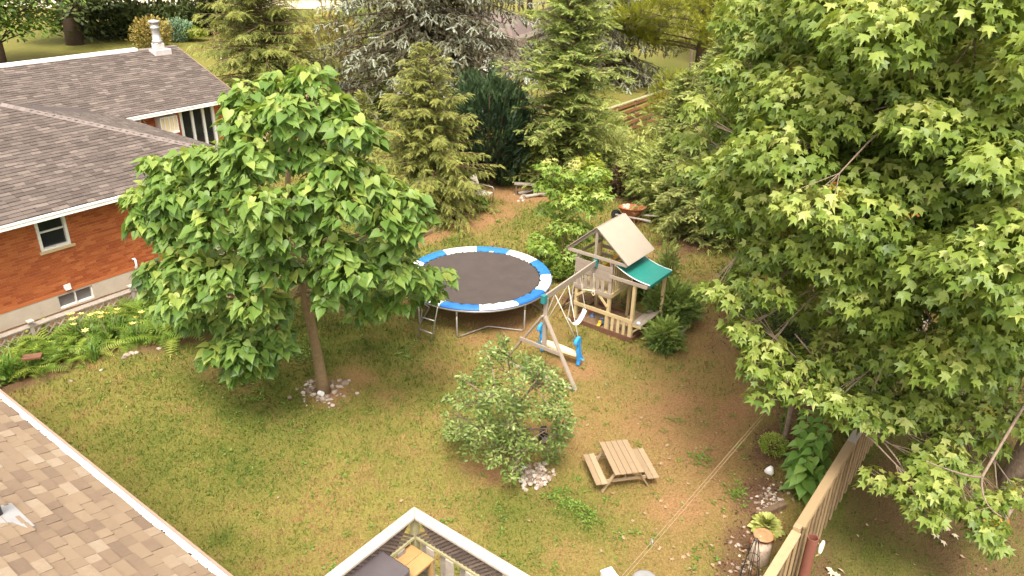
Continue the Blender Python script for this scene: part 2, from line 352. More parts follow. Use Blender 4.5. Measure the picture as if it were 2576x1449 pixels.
M['litter'] = mat_leaf('leaf_litter', [(0, (.050, .022, .013)), (.5, (.125, .060, .032)), (.9, (.24, .13, .07)), (1, (.42, .32, .2))], .0, .9)
M['grass'] = mat_leaf('grass_blade', [(0, (.070, .115, .016)), (.3, (.115, .155, .022)), (.55, (.185, .180, .040)), (.78, (.26, .185, .070)), (1, (.31, .17, .085))], .2, .7, .2)
M['dry_leaf'] = mat_plain('dry_leaf', (.60, .52, .38), (.5, .42, .28), 10, .9)

# ================================================================== GROUND
def vnoise(X, Y, sc, seed=0):
    """cheap value noise, 0..1"""
    r_ = np.random.default_rng(seed); T = r_.random((256, 256))
    x, y = X / sc, Y / sc; xi, yi = np.floor(x).astype(int), np.floor(y).astype(int); fx, fy = x - xi, y - yi
    fx = fx * fx * (3 - 2 * fx); fy = fy * fy * (3 - 2 * fy)
    g = lambda i, j: T[i % 256, j % 256]
    return (g(xi, yi) * (1 - fx) + g(xi + 1, yi) * fx) * (1 - fy) + (g(xi, yi + 1) * (1 - fx) + g(xi + 1, yi + 1) * fx) * fy
def fbm(X, Y, sc, seed=0): return .5 * vnoise(X, Y, sc, seed) + .28 * vnoise(X, Y, sc * .45, seed + 1) + .15 * vnoise(X, Y, sc * .2, seed + 2) + .07 * vnoise(X, Y, sc * .08, seed + 3)
# worn, green and mulched places: (x, y picked in the survey picture, half-lengths along e1 and e2 in metres, amount)
DIRT = [(1640, 1080, 2.6, 3.4, .62), (1760, 1220, 1.6, 2.4, .65), (1220, 790, 1.9, 1.3, 1.1), (1500, 1000, 1.6, 1.6, .45), (1750, 900, 1.4, 2.6, .7), (500, 925, 2.2, .35, .55), (980, 1000, .9, .5, .4), (1120, 930, .9, .5, .45), (1650, 1370, 1.2, 1.2, .55), (1250, 1330, .6, .3, .4),(1700, 1010, 1.5, 2.2, .75), (1560, 1000, 1.4, 1.0, .5), (1780, 830, .8, 2.0, .8), (1830, 930, .8, 1.6, .9), (1800, 1130, .9, 1.5, .85), (1700, 1280, 1.0, 1.2, .8), (1620, 1130, 1.3, 1.0, .75),
        (1560, 1280, 1.0, .7, .6), (1850, 1020, .7, 1.6, 1.0), (1450, 930, .9, .7, .7), (1380, 930, .5, 1.2, .75), (1240, 545, .75, 1.8, 1.2), (1290, 490, 1.5, 1.0, 1.2), (1180, 560, .5, 1.6, 1.2), (1100, 590, .6, 1.2, 1.1), (1340, 495, 1.0, .8, 1.1),
        (1230, 800, 1.2, .7, 1.0), (1190, 850, .6, .3, .9), (1290, 740, 1.2, 1.2, .9), (1400, 760, .6, 1.2, .7), (830, 985, .55, .45, 1.1), (905, 945, .6, .35, .8), (1230, 1190, .5, .3, 1.1), (1190, 1175, .4, .25, .8),
        (470, 920, .9, .5, .45), (700, 905, .9, .5, .4), (560, 850, .5, .6, .5), (1450, 1400, 1.0, .5, .6), (1100, 1300, .6, .5, .35), (870, 1400, .6, .5, .45), (1000, 1120, .9, .6, .25),
        (1650, 640, 1.2, 1.0, .45), (1780, 700, .7, 1.4, .6), (1550, 560, 1.2, .8, .6), (850, 218, 2.2, .8, 1.2), (2200, 1210, .9, .6, .6), (1300, 950, .9, .6, .4), (1260, 700, .8, 1, .4)]
GREEN = [(650, 1010, 1.9, .9, .9), (560, 960, 1.2, .6, .6), (760, 890, 1.0, .9, .8), (960, 880, 1.3, .8, .7), (1420, 1270, .9, .6, 1.0), (1300, 1300, .8, .5, .7), (560, 1355, .22, .22, 1.2), (340, 1110, 1.0, .8, .4), (600, 1180, 1.2, .8, .5), (1150, 605, .9, .5, .9),
         (1270, 545, .7, .9, .8), (1300, 560, .8, .9, .6), (1680, 860, .4, .4, .5), (1590, 175, 4, 5, 1.5), (600, 60, 6, 14, .7), (870, 185, 3, 4, 1.2), (1765, 1155, .35, .12, 1.0), (1850, 1245, .3, .25, 1.0), (1540, 890, .8, .3, .5), (2400, 1240, 2.2, 2.0, .7), (2250, 1400, 1.5, 1, .8), (200, 60, 8, 10, .4), (450, 1200, 1.4, .8, .4), (1030, 1000, 1.0, .6, .3), (880, 1090, 1.5, .8, .3)]
MULCH = [(2010, 1000, .75, 1.1, 1.2), (1950, 1120, .45, 1.2, 1.2), (1910, 1250, .45, .8, 1.1), (1890, 1360, .5, .6, 1.2), (1860, 1440, .5, .6, 1.1), (2100, 1010, .5, .8, 1.2), (1950, 900, .6, 1.5, 1.1), (1500, 760, 1.6, 1.2, .8), (1690, 800, .6, .8, 1.2), (1900, 780, .7, 2.5, 1.1), (1750, 600, 1.0, 2.5, 1.0), (1580, 480, 2.0, 2.0, 1.0), (1250, 450, 1.5, 1.2, .9), (200, 880, .9, 3.5, 1.1), (440, 850, .6, 1.2, 1.0), (60, 930, .8, 1.5, 1.1), (2130, 1180, .3, .9, .8), (2085, 1330, .25, .7, .6)]
def field(X, Y, feats):
    out = np.zeros_like(X)
    for (a, b, r1, r2, k) in feats:
        c = at(a, b); dx, dy = X - c[0], Y - c[1]; p = (dx * .8 - dy * .6) / r1; q = (dx * .6 + dy * .8) / r2
        out = np.maximum(out, k * np.exp(-(p * p + q * q) * .8))
    return out
def ground_masks(X, Y):
    n1 = fbm(X, Y, 1.6, 11); n2 = fbm(X, Y, .55, 21); n3 = fbm(X, Y, 3.5, 31)
    d = field(X, Y, DIRT); g = field(X, Y, GREEN); m = field(X, Y, MULCH)
    u = X * .8 - Y * .6; v = X * .6 + Y * .8
    near = (v < 45)
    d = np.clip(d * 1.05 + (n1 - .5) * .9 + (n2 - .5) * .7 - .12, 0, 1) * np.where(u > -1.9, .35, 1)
    g = np.clip(.36 + g * .75 + (n3 - .5) * 1.0 + (n2 - .5) * .7 + np.where(v > 40, -.05, 0) - np.clip((u + 12.5) * .05, 0, .25) * near * (u < -1.9) + (u > -1.9) * near * .4, 0, 1)  # darker green right of the fence: moss plus painted maple shade
    m = np.clip((m * 1.2 + (n2 - .5) * .7 - .45) * 1.5, 0, .9)
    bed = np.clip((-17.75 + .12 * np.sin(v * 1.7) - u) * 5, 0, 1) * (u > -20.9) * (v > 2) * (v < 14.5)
    m = np.maximum(m, bed * .9); m = np.maximum(m, np.clip((u + 1.85) * 6, 0, 1) * near * np.clip(.62 + (n1 - .5) * 1.0 + (n2 - .5) * .8, 0, .8))  # right of the fence the maple's shade is painted in as mulch brown
    return d, g, m
def axis(a, b, st, far, gr):
    xs = list(np.arange(a, b, st)); s = st
    while xs[-1] < far: s *= gr; xs.append(xs[-1] + s)
    s = st; lo = [a]
    while lo[-1] > -far: s *= gr; lo.append(lo[-1] - s)
    return np.array(sorted(lo[1:]) + xs)
gx = axis(-15, 13, .17, 2600, 1.22); gy = axis(5.0, 40, .19, 2600, 1.22)
GX, GY = np.meshgrid(gx, gy); nx, ny = len(gx), len(gy)
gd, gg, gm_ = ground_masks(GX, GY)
def ground_z(X, Y): return np.where((np.abs(X) < 16) & (Y > 4) & (Y < 42), (fbm(X, Y, .8, 41) - .5) * .05 + (vnoise(X, Y, .31, 45) - .5) * .02, 0.)
GZ = ground_z(GX, GY)
ii = np.arange(nx * ny).reshape(ny, nx)
quads = np.stack([ii[:-1, :-1], ii[:-1, 1:], ii[1:, 1:], ii[1:, :-1]], -1).reshape(-1, 4)
m, nt, N, L, P = nodes('lawn_soil')
def attr(nm):
    a = N.new('ShaderNodeAttribute'); a.attribute_name = nm; return a.outputs['Fac']
g_ = N.new('ShaderNodeNewGeometry')
def noise(sc, det=8, ro=.65):
    n = N.new('ShaderNodeTexNoise'); n.inputs['Scale'].default_value = sc; n.inputs['Detail'].default_value = det; n.inputs['Roughness'].default_value = ro; L.new(g_.outputs['Position'], n.inputs['Vector']); return n.outputs['Fac']
def mixc(f, a, b):
    x = N.new('ShaderNodeMixRGB'); L.new(f, x.inputs['Fac'])
    for s_, k in ((a, 'Color1'), (b, 'Color2')):
        if isinstance(s_, tuple): x.inputs[k].default_value = (*s_, 1)
        else: L.new(s_, x.inputs[k])
    return x.outputs[0]
nf, nm = noise(26), noise(5)
rs = ramp(N, [(.3, (.125, .115, .026)), (.5, (.195, .168, .042)), (.7, (.27, .215, .07))]); L.new(nf, rs.inputs[0])
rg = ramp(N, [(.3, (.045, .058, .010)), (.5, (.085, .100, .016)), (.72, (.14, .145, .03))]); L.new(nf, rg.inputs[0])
rd = ramp(N, [(.28, (.130, .068, .030)), (.5, (.265, .145, .066)), (.72, (.37, .215, .105))]); L.new(nf, rd.inputs[0])
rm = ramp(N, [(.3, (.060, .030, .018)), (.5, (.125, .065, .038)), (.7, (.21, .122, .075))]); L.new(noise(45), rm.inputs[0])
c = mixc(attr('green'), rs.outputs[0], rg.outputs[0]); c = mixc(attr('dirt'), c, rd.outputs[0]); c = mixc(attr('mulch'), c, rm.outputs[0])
L.new(c, P.inputs['Base Color']); P.inputs['Roughness'].default_value = .95; P.inputs['Specular IOR Level'].default_value = .15
b = N.new('ShaderNodeBump'); b.inputs['Strength'].default_value = .9; b.inputs['Distance'].default_value = .03; L.new(noise(34, 5), b.inputs['Height']); L.new(b.outputs[0], P.inputs['Normal'])
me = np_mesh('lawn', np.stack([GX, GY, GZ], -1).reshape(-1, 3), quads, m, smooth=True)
for nm_, arr in (('dirt', gd), ('green', gg), ('mulch', gm_)):  # mulch also carries the painted maple shade beyond the fence
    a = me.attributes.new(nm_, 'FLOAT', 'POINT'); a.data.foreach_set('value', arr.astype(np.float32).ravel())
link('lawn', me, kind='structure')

# pale gravel road beyond the far trees
rp = [at(-500, 18), at(860, 22), at(860, 2), at(-500, -2)]
mb = MB(); mb.poly([p + np.array([0, 0, .01]) for p in rp]); mb.build('gravel_road', mat_plain('gravel', (.52, .42, .32), (.46, .37, .28), 1.5, .95), kind='structure')

# grass blades
NB = 1050000
bx, by = rng.uniform(-15, 13, NB), rng.uniform(6.5, 42, NB)
d_, g2, m_ = ground_masks(bx, by)
pr = proj(np.stack([bx, by, np.zeros(NB)], 1))
keep = (pr[:, 0] > -40) & (pr[:, 0] < 2620) & (pr[:, 1] > 150) & (pr[:, 1] < 1490)
u_, v_ = bx * .8 - by * .6, bx * .6 + by * .8
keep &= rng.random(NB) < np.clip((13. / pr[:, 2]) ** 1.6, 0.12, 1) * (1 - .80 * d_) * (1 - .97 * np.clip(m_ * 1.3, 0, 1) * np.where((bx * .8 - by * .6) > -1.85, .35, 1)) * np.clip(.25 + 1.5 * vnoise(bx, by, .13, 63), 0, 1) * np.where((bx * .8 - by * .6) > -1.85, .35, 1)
keep &= ~((u_ < -17.9) & (v_ < 15)) & ~((v_ < 5.7) & (u_ > -5.8) & (u_ < 3)) & ~((u_ > -4.85) & (u_ < -3.1) & (v_ > 15.8) & (v_ < 17.0))
bx, by, g2, d_, pr = bx[keep], by[keep], g2[keep], d_[keep], pr[keep]; n = len(bx)
az = rng.uniform(0, 6.283, n); lean = rng.uniform(.15, 1.15, n); ln = rng.uniform(.03, .085, n) * (1 - .35 * d_) * np.clip(pr[:, 2] / 14, 1, 1.8); wd = ln * rng.uniform(.10, .2, n)
p0 = np.stack([bx, by, ground_z(bx, by) - .004], 1); dr = np.stack([np.cos(az) * np.sin(lean), np.sin(az) * np.sin(lean), np.cos(lean)], 1); sv = np.stack([-np.sin(az), np.cos(az), 0 * az], 1)
vv = np.stack([p0 - sv * wd[:, None], p0 + sv * wd[:, None], p0 + dr * ln[:, None]], 1).reshape(-1, 3)
fn = vnoise(bx, by, .16, 61) - .5 + .8 * (vnoise(bx, by, .45, 62) - .5)
tint = np.clip(.80 - g2 * 1.0 + d_ * .25 + fn * .75 + rng.normal(0, .15, n), 0, 1)
link('grass', np_mesh('grass', vv, np.arange(3 * n).reshape(-1, 3), M['grass'], np.repeat(tint, 3)), kind='stuff')

# ================================================================== LEAF GEOMETRY
def tmpl(pts, tris): return np.array(pts, float), np.array(tris, int)
def outline_leaf(half, fold=.18, droop=.15, center=None):
    """leaf from a half outline [(x along, y half width)...]; midrib folded down, tip drooping; unit length"""
    v = [];
    for x, y in half: v.append((x, y, fold * y - droop * x * x)); 
    for x, y in half: v.append((x, -y, fold * y - droop * x * x))
    k = len(half); mid = []
    xs = [h[0] for h in half]
    x0, x1 = 0.0, max(xs)
    for x in (x0, .5 * (x0 + x1)): mid.append(len(v)); v.append((x, 0, -droop * x * x))
    tip = int(np.argmax(xs)); t = []
    for side in (0, 1):
        o = side * k
        for i in range(k - 1):
            c_ = mid[0] if half[i][0] < .3 else mid[1]
            a, b_ = o + i, o + i + 1
            t.append((c_, a, b_) if side == 1 else (c_, b_, a))
        a = [o + i for i in range(k) if half[i][0] >= .3][:1]
        if a: t.append((mid[0], a[0], mid[1]) if side == 1 else (mid[0], mid[1], a[0]))
    return tmpl(v, t)
CAT_L = outline_leaf([(-.10, .14), (-.08, .30), (.10, .40), (.34, .37), (.62, .20), (.84, .06), (1.0, 0.0)], .28, .22)
CAT_S = outline_leaf([(-.08, .24), (.16, .40), (.5, .28), (1.0, 0.0)], .3, .2)
def maple_tmpl(full=True):
    tips = [(0, 1.0, .30), (46, .84, .28), (96, .60, .2)] if full else [(0, 1.0, .34), (52, .85, .3)]
    half = []
    for i, (a, r_, s_) in enumerate(tips):
        half.append((math.cos(R(a)) * r_, math.sin(R(a)) * r_))
        a2 = (a + tips[i + 1][0]) / 2 if i + 1 < len(tips) else a + 42
        rr = .45 if i + 1 < len(tips) else .32
        half.append((math.cos(R(a2)) * rr, math.sin(R(a2)) * rr))
    ring = half + [(x, -y) for x, y in reversed(half[1:])]
    v = [(0, 0, 0)] + [(x, y, .42 * abs(y) - .42 * (x * x + y * y) + .0) for x, y in ring]
    k = len(ring); t = [(0, 1 + i, 1 + (i + 1) % k) for i in range(k)]
    a = len(half); t = [q for q in t if not (q[1] == a and q[2] == a + 1)] + [(0, a, a + 1)]
    return tmpl(v, t)
MAP_L = maple_tmpl(True); MAP_S = maple_tmpl(False)
ELL = tmpl([(0, 0, 0), (.35, .2, .05), (.35, -.2, .05), (.75, .16, .0), (.75, -.16, .0), (1, 0, -.12)], [(0, 2, 1), (2, 4, 1), (1, 4, 3), (3, 4, 5)])
BIG = tmpl([(0, 0, 0), (.3, .34, .1), (.3, -.34, .1), (.75, .28, -.02), (.75, -.28, -.02), (1.0, 0, -.2), (.5, 0, 0)], [(0, 6, 1), (0, 2, 6), (1, 6, 3), (2, 4, 6), (3, 6, 5), (4, 5, 6)])
def spray_tmpl(pairs=6, width=.42, ang=50, fat=.075, droop=.22, seed=1):
    """flat needle spray: leaflets left and right of an axis; unit length"""
    r_ = random.Random(seed); v = []; t = []
    for i in range(pairs):
        x = (i + .3) / pairs; ln = width * (1 - .65 * x) * r_.uniform(.8, 1.2)
        for s_ in (1, -1):
            a = R(ang + r_.uniform(-10, 10)); dx, dy = math.cos(a), math.sin(a) * s_
            z = -droop * x * x; b0 = len(v)
            v += [(x - fat, 0, z + .01), (x + fat, 0, z), (x + dx * ln, dy * ln, z - droop * .5 * ln - r_.uniform(0, .06))]
            t.append((b0, b0 + 1, b0 + 2) if s_ > 0 else (b0 + 1, b0, b0 + 2))
    b0 = len(v); v += [(.75, fat, -droop * .55), (.75, -fat, -droop * .55), (1.08, 0, -droop * 1.1)]; t.append((b0, b0 + 2, b0 + 1))
    return tmpl(v, t)
SPRAY = spray_tmpl(5, .42, 50, .065, .32); SPRAY_T = spray_tmpl(5, .38, 34, .085, .12, 2); SPRAY_SP = spray_tmpl(4, .30, 46, .12, .18, 3); SPRAY_PINE = spray_tmpl(6, .5, 34, .035, .0, 4)
def norm(a): return a / (np.linalg.norm(a, axis=-1, keepdims=True) + 1e-9)
def basis(X, Z):
    X = norm(X); Y = norm(np.cross(Z, X)); return X, Y, np.cross(X, Y)
def scatter_arr(T, pos, X, Z, sc):
    v, t = T; X, Y, Zz = basis(X, Z); sc = np.asarray(sc)[:, None, None]
    W_ = pos[:, None, :] + sc * (v[None, :, 0:1] * X[:, None, :] + v[None, :, 1:2] * Y[:, None, :] + v[None, :, 2:3] * Zz[:, None, :])
    n_ = len(pos); tr = (t[None] + (np.arange(n_) * len(v))[:, None, None]).reshape(-1, 3)
    return W_.reshape(-1, 3), tr, len(v)
def leaf_mesh(name, T, pos, X, Z, sc, tint, mat, origin=(0, 0, 0), smooth=False):
    if len(pos) == 0: return None
    v, t, k = scatter_arr(T, pos - np.asarray(origin), X, Z, sc)
    return np_mesh(name, v, t, mat, np.repeat(tint, k), smooth)
def unit_leaf(name, T, mat, smooth=True): return np_mesh(name, T[0], T[1], mat, smooth=smooth)
def leaf_parts(name, me, parent, pos, X, Z, sc):
    X, Y, Zz = basis(X, Z)
    for i in range(len(pos)):
        Mx = Matrix(((X[i][0] * sc[i], Y[i][0] * sc[i], Zz[i][0] * sc[i], pos[i][0]), (X[i][1] * sc[i], Y[i][1] * sc[i], Zz[i][1] * sc[i], pos[i][1]), (X[i][2] * sc[i], Y[i][2] * sc[i], Zz[i][2] * sc[i], pos[i][2]), (0, 0, 0, 1)))
        link(name, me, parent, Mx)
def sphere_dirs(n, zmin=-1.0):
    z = rng.uniform(zmin, 1, n); a = rng.uniform(0, 2 * math.pi, n); r_ = np.sqrt(1 - z * z); return np.stack([r_ * np.cos(a), r_ * np.sin(a), z], 1)
def clump(c, r, n, flat=.7, zmin=-.5, tipdown=.55, jit=.45, shell=.55):
    """leaves of one branch end: a dome of leaves whose tips point outward and down"""
    d = sphere_dirs(n, zmin); rad = r * (shell + (1 - shell) * rng.random(n) ** .6)
    pos = np.asarray(c) + d * rad[:, None] * np.array([1, 1, flat])
    h = d * np.array([1, 1, .25]); h[:, 2] -= tipdown * rng.uniform(.5, 1.5, n); X = h + rng.normal(0, jit, (n, 3)) * np.array([1, 1, .5])
    Z = d * .55 + np.array([0, 0, .9]) + rng.normal(0, .42, (n, 3))
    return pos, X, Z, d
def bez(a, b, c, n=6):
    t = np.linspace(0, 1, n)[:, None]; return (1 - t) ** 2 * a + 2 * (1 - t) * t * b + t * t * c

# ================================================================== TREES
def pxm(px, P): return px * proj(P)[0, 2] / FOC             # picture length -> metres at point P
def pick300(pos, Z, sc, outward, n=300):
    """the leaves that show largest: outer ones facing the camera, nearest first"""
    pr = proj(pos); view = norm(np.array([0, 0, CAM_H]) - pos); f = (norm(outward) * view).sum(1)
    vis = (pr[:, 0] > 0) & (pr[:, 0] < 2576) & (pr[:, 1] > 0) & (pr[:, 1] < 1449)
    score = sc / pr[:, 2] * (.4 + np.clip(f, 0, 1)) * np.where(vis & (f > .25), 1, .05) * rng.uniform(.8, 1.2, len(pos))
    idx = np.argsort(-score)[:n]; mk = np.zeros(len(pos), bool); mk[idx] = True; return mk
def clump_tree(root, base, trunk_pts, trunk_r, clumps, T, per, size, matn, bark, flat=.75, zmin=-.5, tipdown=.55, jit=.45, parts=True, tint0=.45, branch_r=.035, shell=.55, toplit=.25, tn=10, nmax=300, T2=None, split=None, jmin=1):
    """clumps: (centre, radius). Trunk, limbs to every clump, leaves"""
    tr = MB(); tr.tube(trunk_pts, trunk_r, tn); tr.build('trunk', M[bark], root, smooth=True, world=True)
    lb = MB(); tp = np.array(trunk_pts); Cs = np.array([c for c, r in clumps]); nl = max(5, min(26, len(clumps) // 7))
    ids = [int(rng.integers(len(Cs)))]; dd = np.linalg.norm(Cs - Cs[ids[0]], axis=1)
    while len(ids) < nl: i = int(dd.argmax()); ids.append(i); dd = np.minimum(dd, np.linalg.norm(Cs - Cs[i], axis=1))
    limbs = []
    for i in ids:
        c = Cs[i]; low = tp[tp[:, 2] < c[2] - .3 * np.linalg.norm(c[:2] - tp[:, :2].mean(0))]; j = len(low) - 1 if len(low) else 1
        j = max(jmin, min(j, len(tp) - 2)); a = tp[j] + (tp[j + 1] - tp[j]) * rng.uniform(0, .8); L_ = np.linalg.norm(c - a)
        mid = a * .5 + c * .5 + np.array([0, 0, -.10 * L_]) + rng.normal(0, .06 * L_, 3); r0 = min(branch_r, .02 * L_ + .008)
        pts = bez(a, mid, c * .9 + a * .1, 9); limbs.append(pts); lb.tube(pts, list(np.linspace(r0, r0 * .3, 9)), 6, cap=False)
    LP = np.concatenate([l[2:8] for l in limbs])
    for c, r in clumps:
        a = LP[np.argsort(np.linalg.norm(LP - c, axis=1) + .25 * np.abs(LP[:, 2] - c[2] + .2))[rng.integers(5)]]; L_ = np.linalg.norm(c - a); r0 = min(.02, .012 * L_ + .004)
        pts = bez(a, (a + c) / 2 + rng.normal(0, .08 * L_ + .01, 3), c, 5); lb.tube(pts, list(np.linspace(r0, r0 * .4, 5)), 5, cap=False)
        for _ in range(3):
            d = sphere_dirs(1, -.1)[0] * r * .8; lb.tube([pts[3], pts[3] * .3 + (c + d) * .7, c + d], [r0 * .4, r0 * .3, r0 * .15], 4, cap=False)
    lb.build('branch', M[bark], root, smooth=True, world=True, kind='stuff')
    PO, XX, ZZ, DD, TT = [], [], [], [], []
    for c, r in clumps:
        n = max(8, int(per * (r / .5) ** 2)); p, x, z, d = clump(c, r, n, flat, zmin, tipdown, jit, shell)
        PO.append(p); XX.append(x); ZZ.append(z); DD.append(d); TT.append(np.clip(tint0 + toplit * d[:, 2] + rng.normal(0, .16, n) + rng.normal(0, .09), 0, 1))  # leaves lighten upward in each clump: top light put into their tint
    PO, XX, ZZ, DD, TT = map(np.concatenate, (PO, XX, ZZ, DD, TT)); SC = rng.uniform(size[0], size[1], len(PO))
    if T2 is not None:                                       # fewer leaves outside the picture and deep inside the crown
        pr = proj(PO); kp = rng.random(len(PO)) < np.where((pr[:, 0] > 2620) | (pr[:, 1] < -60), .3, 1) * np.where(pr[:, 2] > 14.2, .45, 1); PO, XX, ZZ, DD, TT, SC = [q[kp] for q in (PO, XX, ZZ, DD, TT, SC)]
    if parts:
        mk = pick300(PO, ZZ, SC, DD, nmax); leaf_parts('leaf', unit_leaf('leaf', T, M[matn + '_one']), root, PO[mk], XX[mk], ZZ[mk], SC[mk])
        PO, XX, ZZ, SC, TT = PO[~mk], XX[~mk], ZZ[~mk], SC[~mk], TT[~mk]
    org = FR[root.name].translation
    if T2 is not None:                                       # leaves on the far side and deep inside get the simpler outline
        dep = proj(PO)[:, 2]; far = dep > 12.0 + rng.normal(0, .5, len(PO)); sel = far & (rng.random(len(PO)) < .92)
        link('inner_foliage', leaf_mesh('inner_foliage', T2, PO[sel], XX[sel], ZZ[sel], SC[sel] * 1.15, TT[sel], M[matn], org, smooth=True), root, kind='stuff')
        PO, XX, ZZ, SC, TT = PO[~far], XX[~far], ZZ[~far], SC[~far], TT[~far]
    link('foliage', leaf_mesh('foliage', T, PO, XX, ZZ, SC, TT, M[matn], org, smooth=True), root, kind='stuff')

# --- the catalpa in the middle of the lawn
cb = at(815, 985); Y0 = cb[1]
root = thing('catalpa_tree', 'bright green heart-leaved tree in the middle of the lawn left of the trampoline', 'tree', cb)
CL = [(785,208,58),(705,228,62),(622,250,62),(842,275,52),(722,292,75),(622,312,68),(592,270,34),(880,335,62),(925,352,42),(492,402,52),(555,405,66),(435,438,58),(388,418,38),(640,405,80),(760,372,75),(845,425,65),
      (372,505,62),(450,505,80),(560,485,78),(362,560,48),(440,575,76),(540,575,76),(905,455,70),(965,492,64),(1022,515,55),(1058,540,34),(872,525,64),(962,562,55),(1030,585,45),(735,505,50),(690,590,86),(775,560,62),(620,660,78),(690,685,62),
      (560,702,76),(480,662,68),(412,685,55),(395,725,40),(450,765,55),(500,795,52),(830,622,64),(882,692,66),(835,745,55),(930,642,56),(992,622,50),(1010,692,56),(925,735,55),(965,770,40),(1060,702,48),(1108,706,32),(1080,735,36),(1020,750,44),(1120,690,24),(905,790,32),
      (620,880,66),(550,892,46),(695,830,46),(600,932,40),(652,912,46),(560,800,52),(640,765,60),(820,690,45),(425,775,50),(485,800,50),(380,690,42),(455,715,55),(600,835,52),(680,775,54),(700,870,42),(520,740,50),(660,610,60),(750,680,40),(650,520,66),(800,480,60)]
clumps = []
for x, y, r in CL:
    q = 1 - ((x - 730) / 430) ** 2 - ((y - 570) / 430) ** 2
    Y = Y0 - 2.4 * math.sqrt(max(q, 0)) + rng.normal(0, .25)
    if y > 780: Y = Y0 - 1.6 + rng.normal(0, .3)
    p = aty(x, y, Y); clumps.append((p, pxm(r, p) * .93))
    if rng.random() < .75:
        p2 = aty(730 + (x - 730) * .9 + rng.uniform(-20, 20), 570 + (y - 570) * .9 + 12, 2 * Y0 - Y + .2); clumps.append((p2, pxm(r, p)))
tp = [aty(x, y, Y0 + k) for x, y, k in ((815,992,0),(808,950,0),(800,900,.05),(783,820,.1),(766,740,.1),(758,650,.1),(742,560,0),(724,470,-.1),(725,380,0),(755,290,.1),(780,220,.1))]
tr_ = [.18,.135,.115,.105,.095,.085,.07,.06,.045,.03,.015]
clump_tree(root, cb, tp, tr_, clumps, CAT_L, 190, (.12, .27), 'catalpa', 'bark_pale', flat=.85, zmin=-.55, tipdown=.5, jit=.5, tint0=.47, branch_r=.045, toplit=.38, shell=.45, jmin=4)

# --- the big maple over the fence on the right
mbp = at(2600, 1235); mC = np.array([mbp[0] + .2, mbp[1] + 1.6, 6.9])
root = thing('maple_tree', 'large maple spreading over the wooden fence, its trunk at the right edge', 'tree', mbp)
LEFT = [(-400, 1830), (0, 1830), (100, 1790), (190, 1830), (250, 1720), (330, 1715), (420, 1690), (500, 1760), (560, 1815), (640, 1870), (700, 1800), (735, 1790), (800, 1850), (900, 1885), (1000, 1900), (1040, 2100), (1500, 2200)]
BOT = [(1700, 1010), (1900, 1000), (1960, 960), (2100, 965), (2160, 1060), (2240, 1060), (2300, 1020), (2400, 1010), (2576, 1040), (3200, 1150)]
lx = lambda y: float(np.interp(y, [a for a, b in LEFT], [b for a, b in LEFT])); byy = lambda x: float(np.interp(x, [a for a, b in BOT], [b for a, b in BOT]))
clumps = []
def try_add(c, r):
    x, y, z = proj(c)[0]; rp = r * FOC / z
    if x - .75 * rp < lx(y) or y + .75 * rp > byy(x) or c[2] < 1.6: return False
    if z < 7.0 or x > 2800 or y < -260: return False
    for c2, r2 in clumps:
        if np.linalg.norm(c - c2) < .40 * (r + r2): return False
    clumps.append((c, r)); return True
k = 0
while len(clumps) < 520 and k < 60000:
    k += 1; d = sphere_dirs(1, -.75)[0]; s = rng.uniform(.30, 1.0) ** .5
    c = mC + d * s * np.array([7.4, 6.2, 5.4]); try_add(c, rng.uniform(.5, .85))
for x, y, r, Y in ((1795,735,45,11.6),(1850,760,50,11.4),(1870,830,55,11.2),(1905,930,50,10.6),(1915,1000,40,10.4),(1930,880,60,11),(1760,280,55,13.5),(1740,345,50,13.8),(1730,440,50,13.6),(1800,430,60,13),(1880,420,60,12.5),(1830,180,60,14),(1890,120,60,14.2),(1880,260,60,13.2),(1970,300,70,12.5),
                   (1840,560,55,12.4),(1900,540,60,12),(1920,640,65,11.5),(1940,740,65,11),(2010,620,70,11),(2050,520,70,11),(1880,700,50,11.6),(1960,960,45,10.6),(2020,1000,50,10.4),(2050,905,55,11),(2120,935,55,11),(2185,962,50,10.9),(2100,865,55,11.2),(2020,935,50,10.8),(2205,905,55,11.2),(2262,985,50,10.8),(2150,1012,45,10.3),(2240,1022,45,10.4),(2320,960,55,11),(2400,980,55,10.9),(2480,990,55,10.8),(2550,1000,55,10.7),(2080,975,45,10.6),(2100,1010,50,10.2)):
    p = aty(x, y, Y); clumps.append((p, pxm(r, p)))
for x, y, r, Y in ((2330,1180,45,9.6),(2380,1140,40,9.8),(2300,1230,45,9.4),(2360,1230,50,9.3),(2420,1180,35,9.9),(2330,1290,45,9.2),(2440,1290,40,9.2),(2480,1330,42,9.0),(2500,1370,34,8.9),(2500,1260,32,9.4),(2560,1250,32,9.4),(2410,1090,35,10.2),(2500,1120,30,10.2),(2440,1040,50,10.4),(2540,1060,50,10.3),(2200,1070,42,10.0),(2180,1035,45,10.1),(2260,1050,50,10.2),(2330,1030,50,10.2),(2120,1050,30,10.2)):
    p = aty(x, y, Y); clumps.append((p, pxm(r, p) * 1.15)); clumps.append((p + np.array([rng.normal(0, .2), .35, -.12]), pxm(r, p)))
tp = [mbp + np.array(q) for q in ((0,0,-.1),(0,.02,.25),(-.02,.05,1.0),(-.05,.1,2.2),(-.1,.4,3.6),(-.2,.8,5.2),(-.3,1.2,7.0),(-.1,1.5,9.0),(0,1.6,11.0))]
clump_tree(root, mbp, tp, [.75,.56,.48,.45,.38,.30,.22,.13,.05], clumps, MAP_L, 185, (.075, .165), 'maple', 'bark_grey', flat=.72, zmin=-.5, tipdown=.6, jit=.55, tint0=.46, branch_r=.08, shell=.4, toplit=.42, tn=14, T2=MAP_S, split=mbp)
print('maple clumps', len(clumps))
lb = MB()
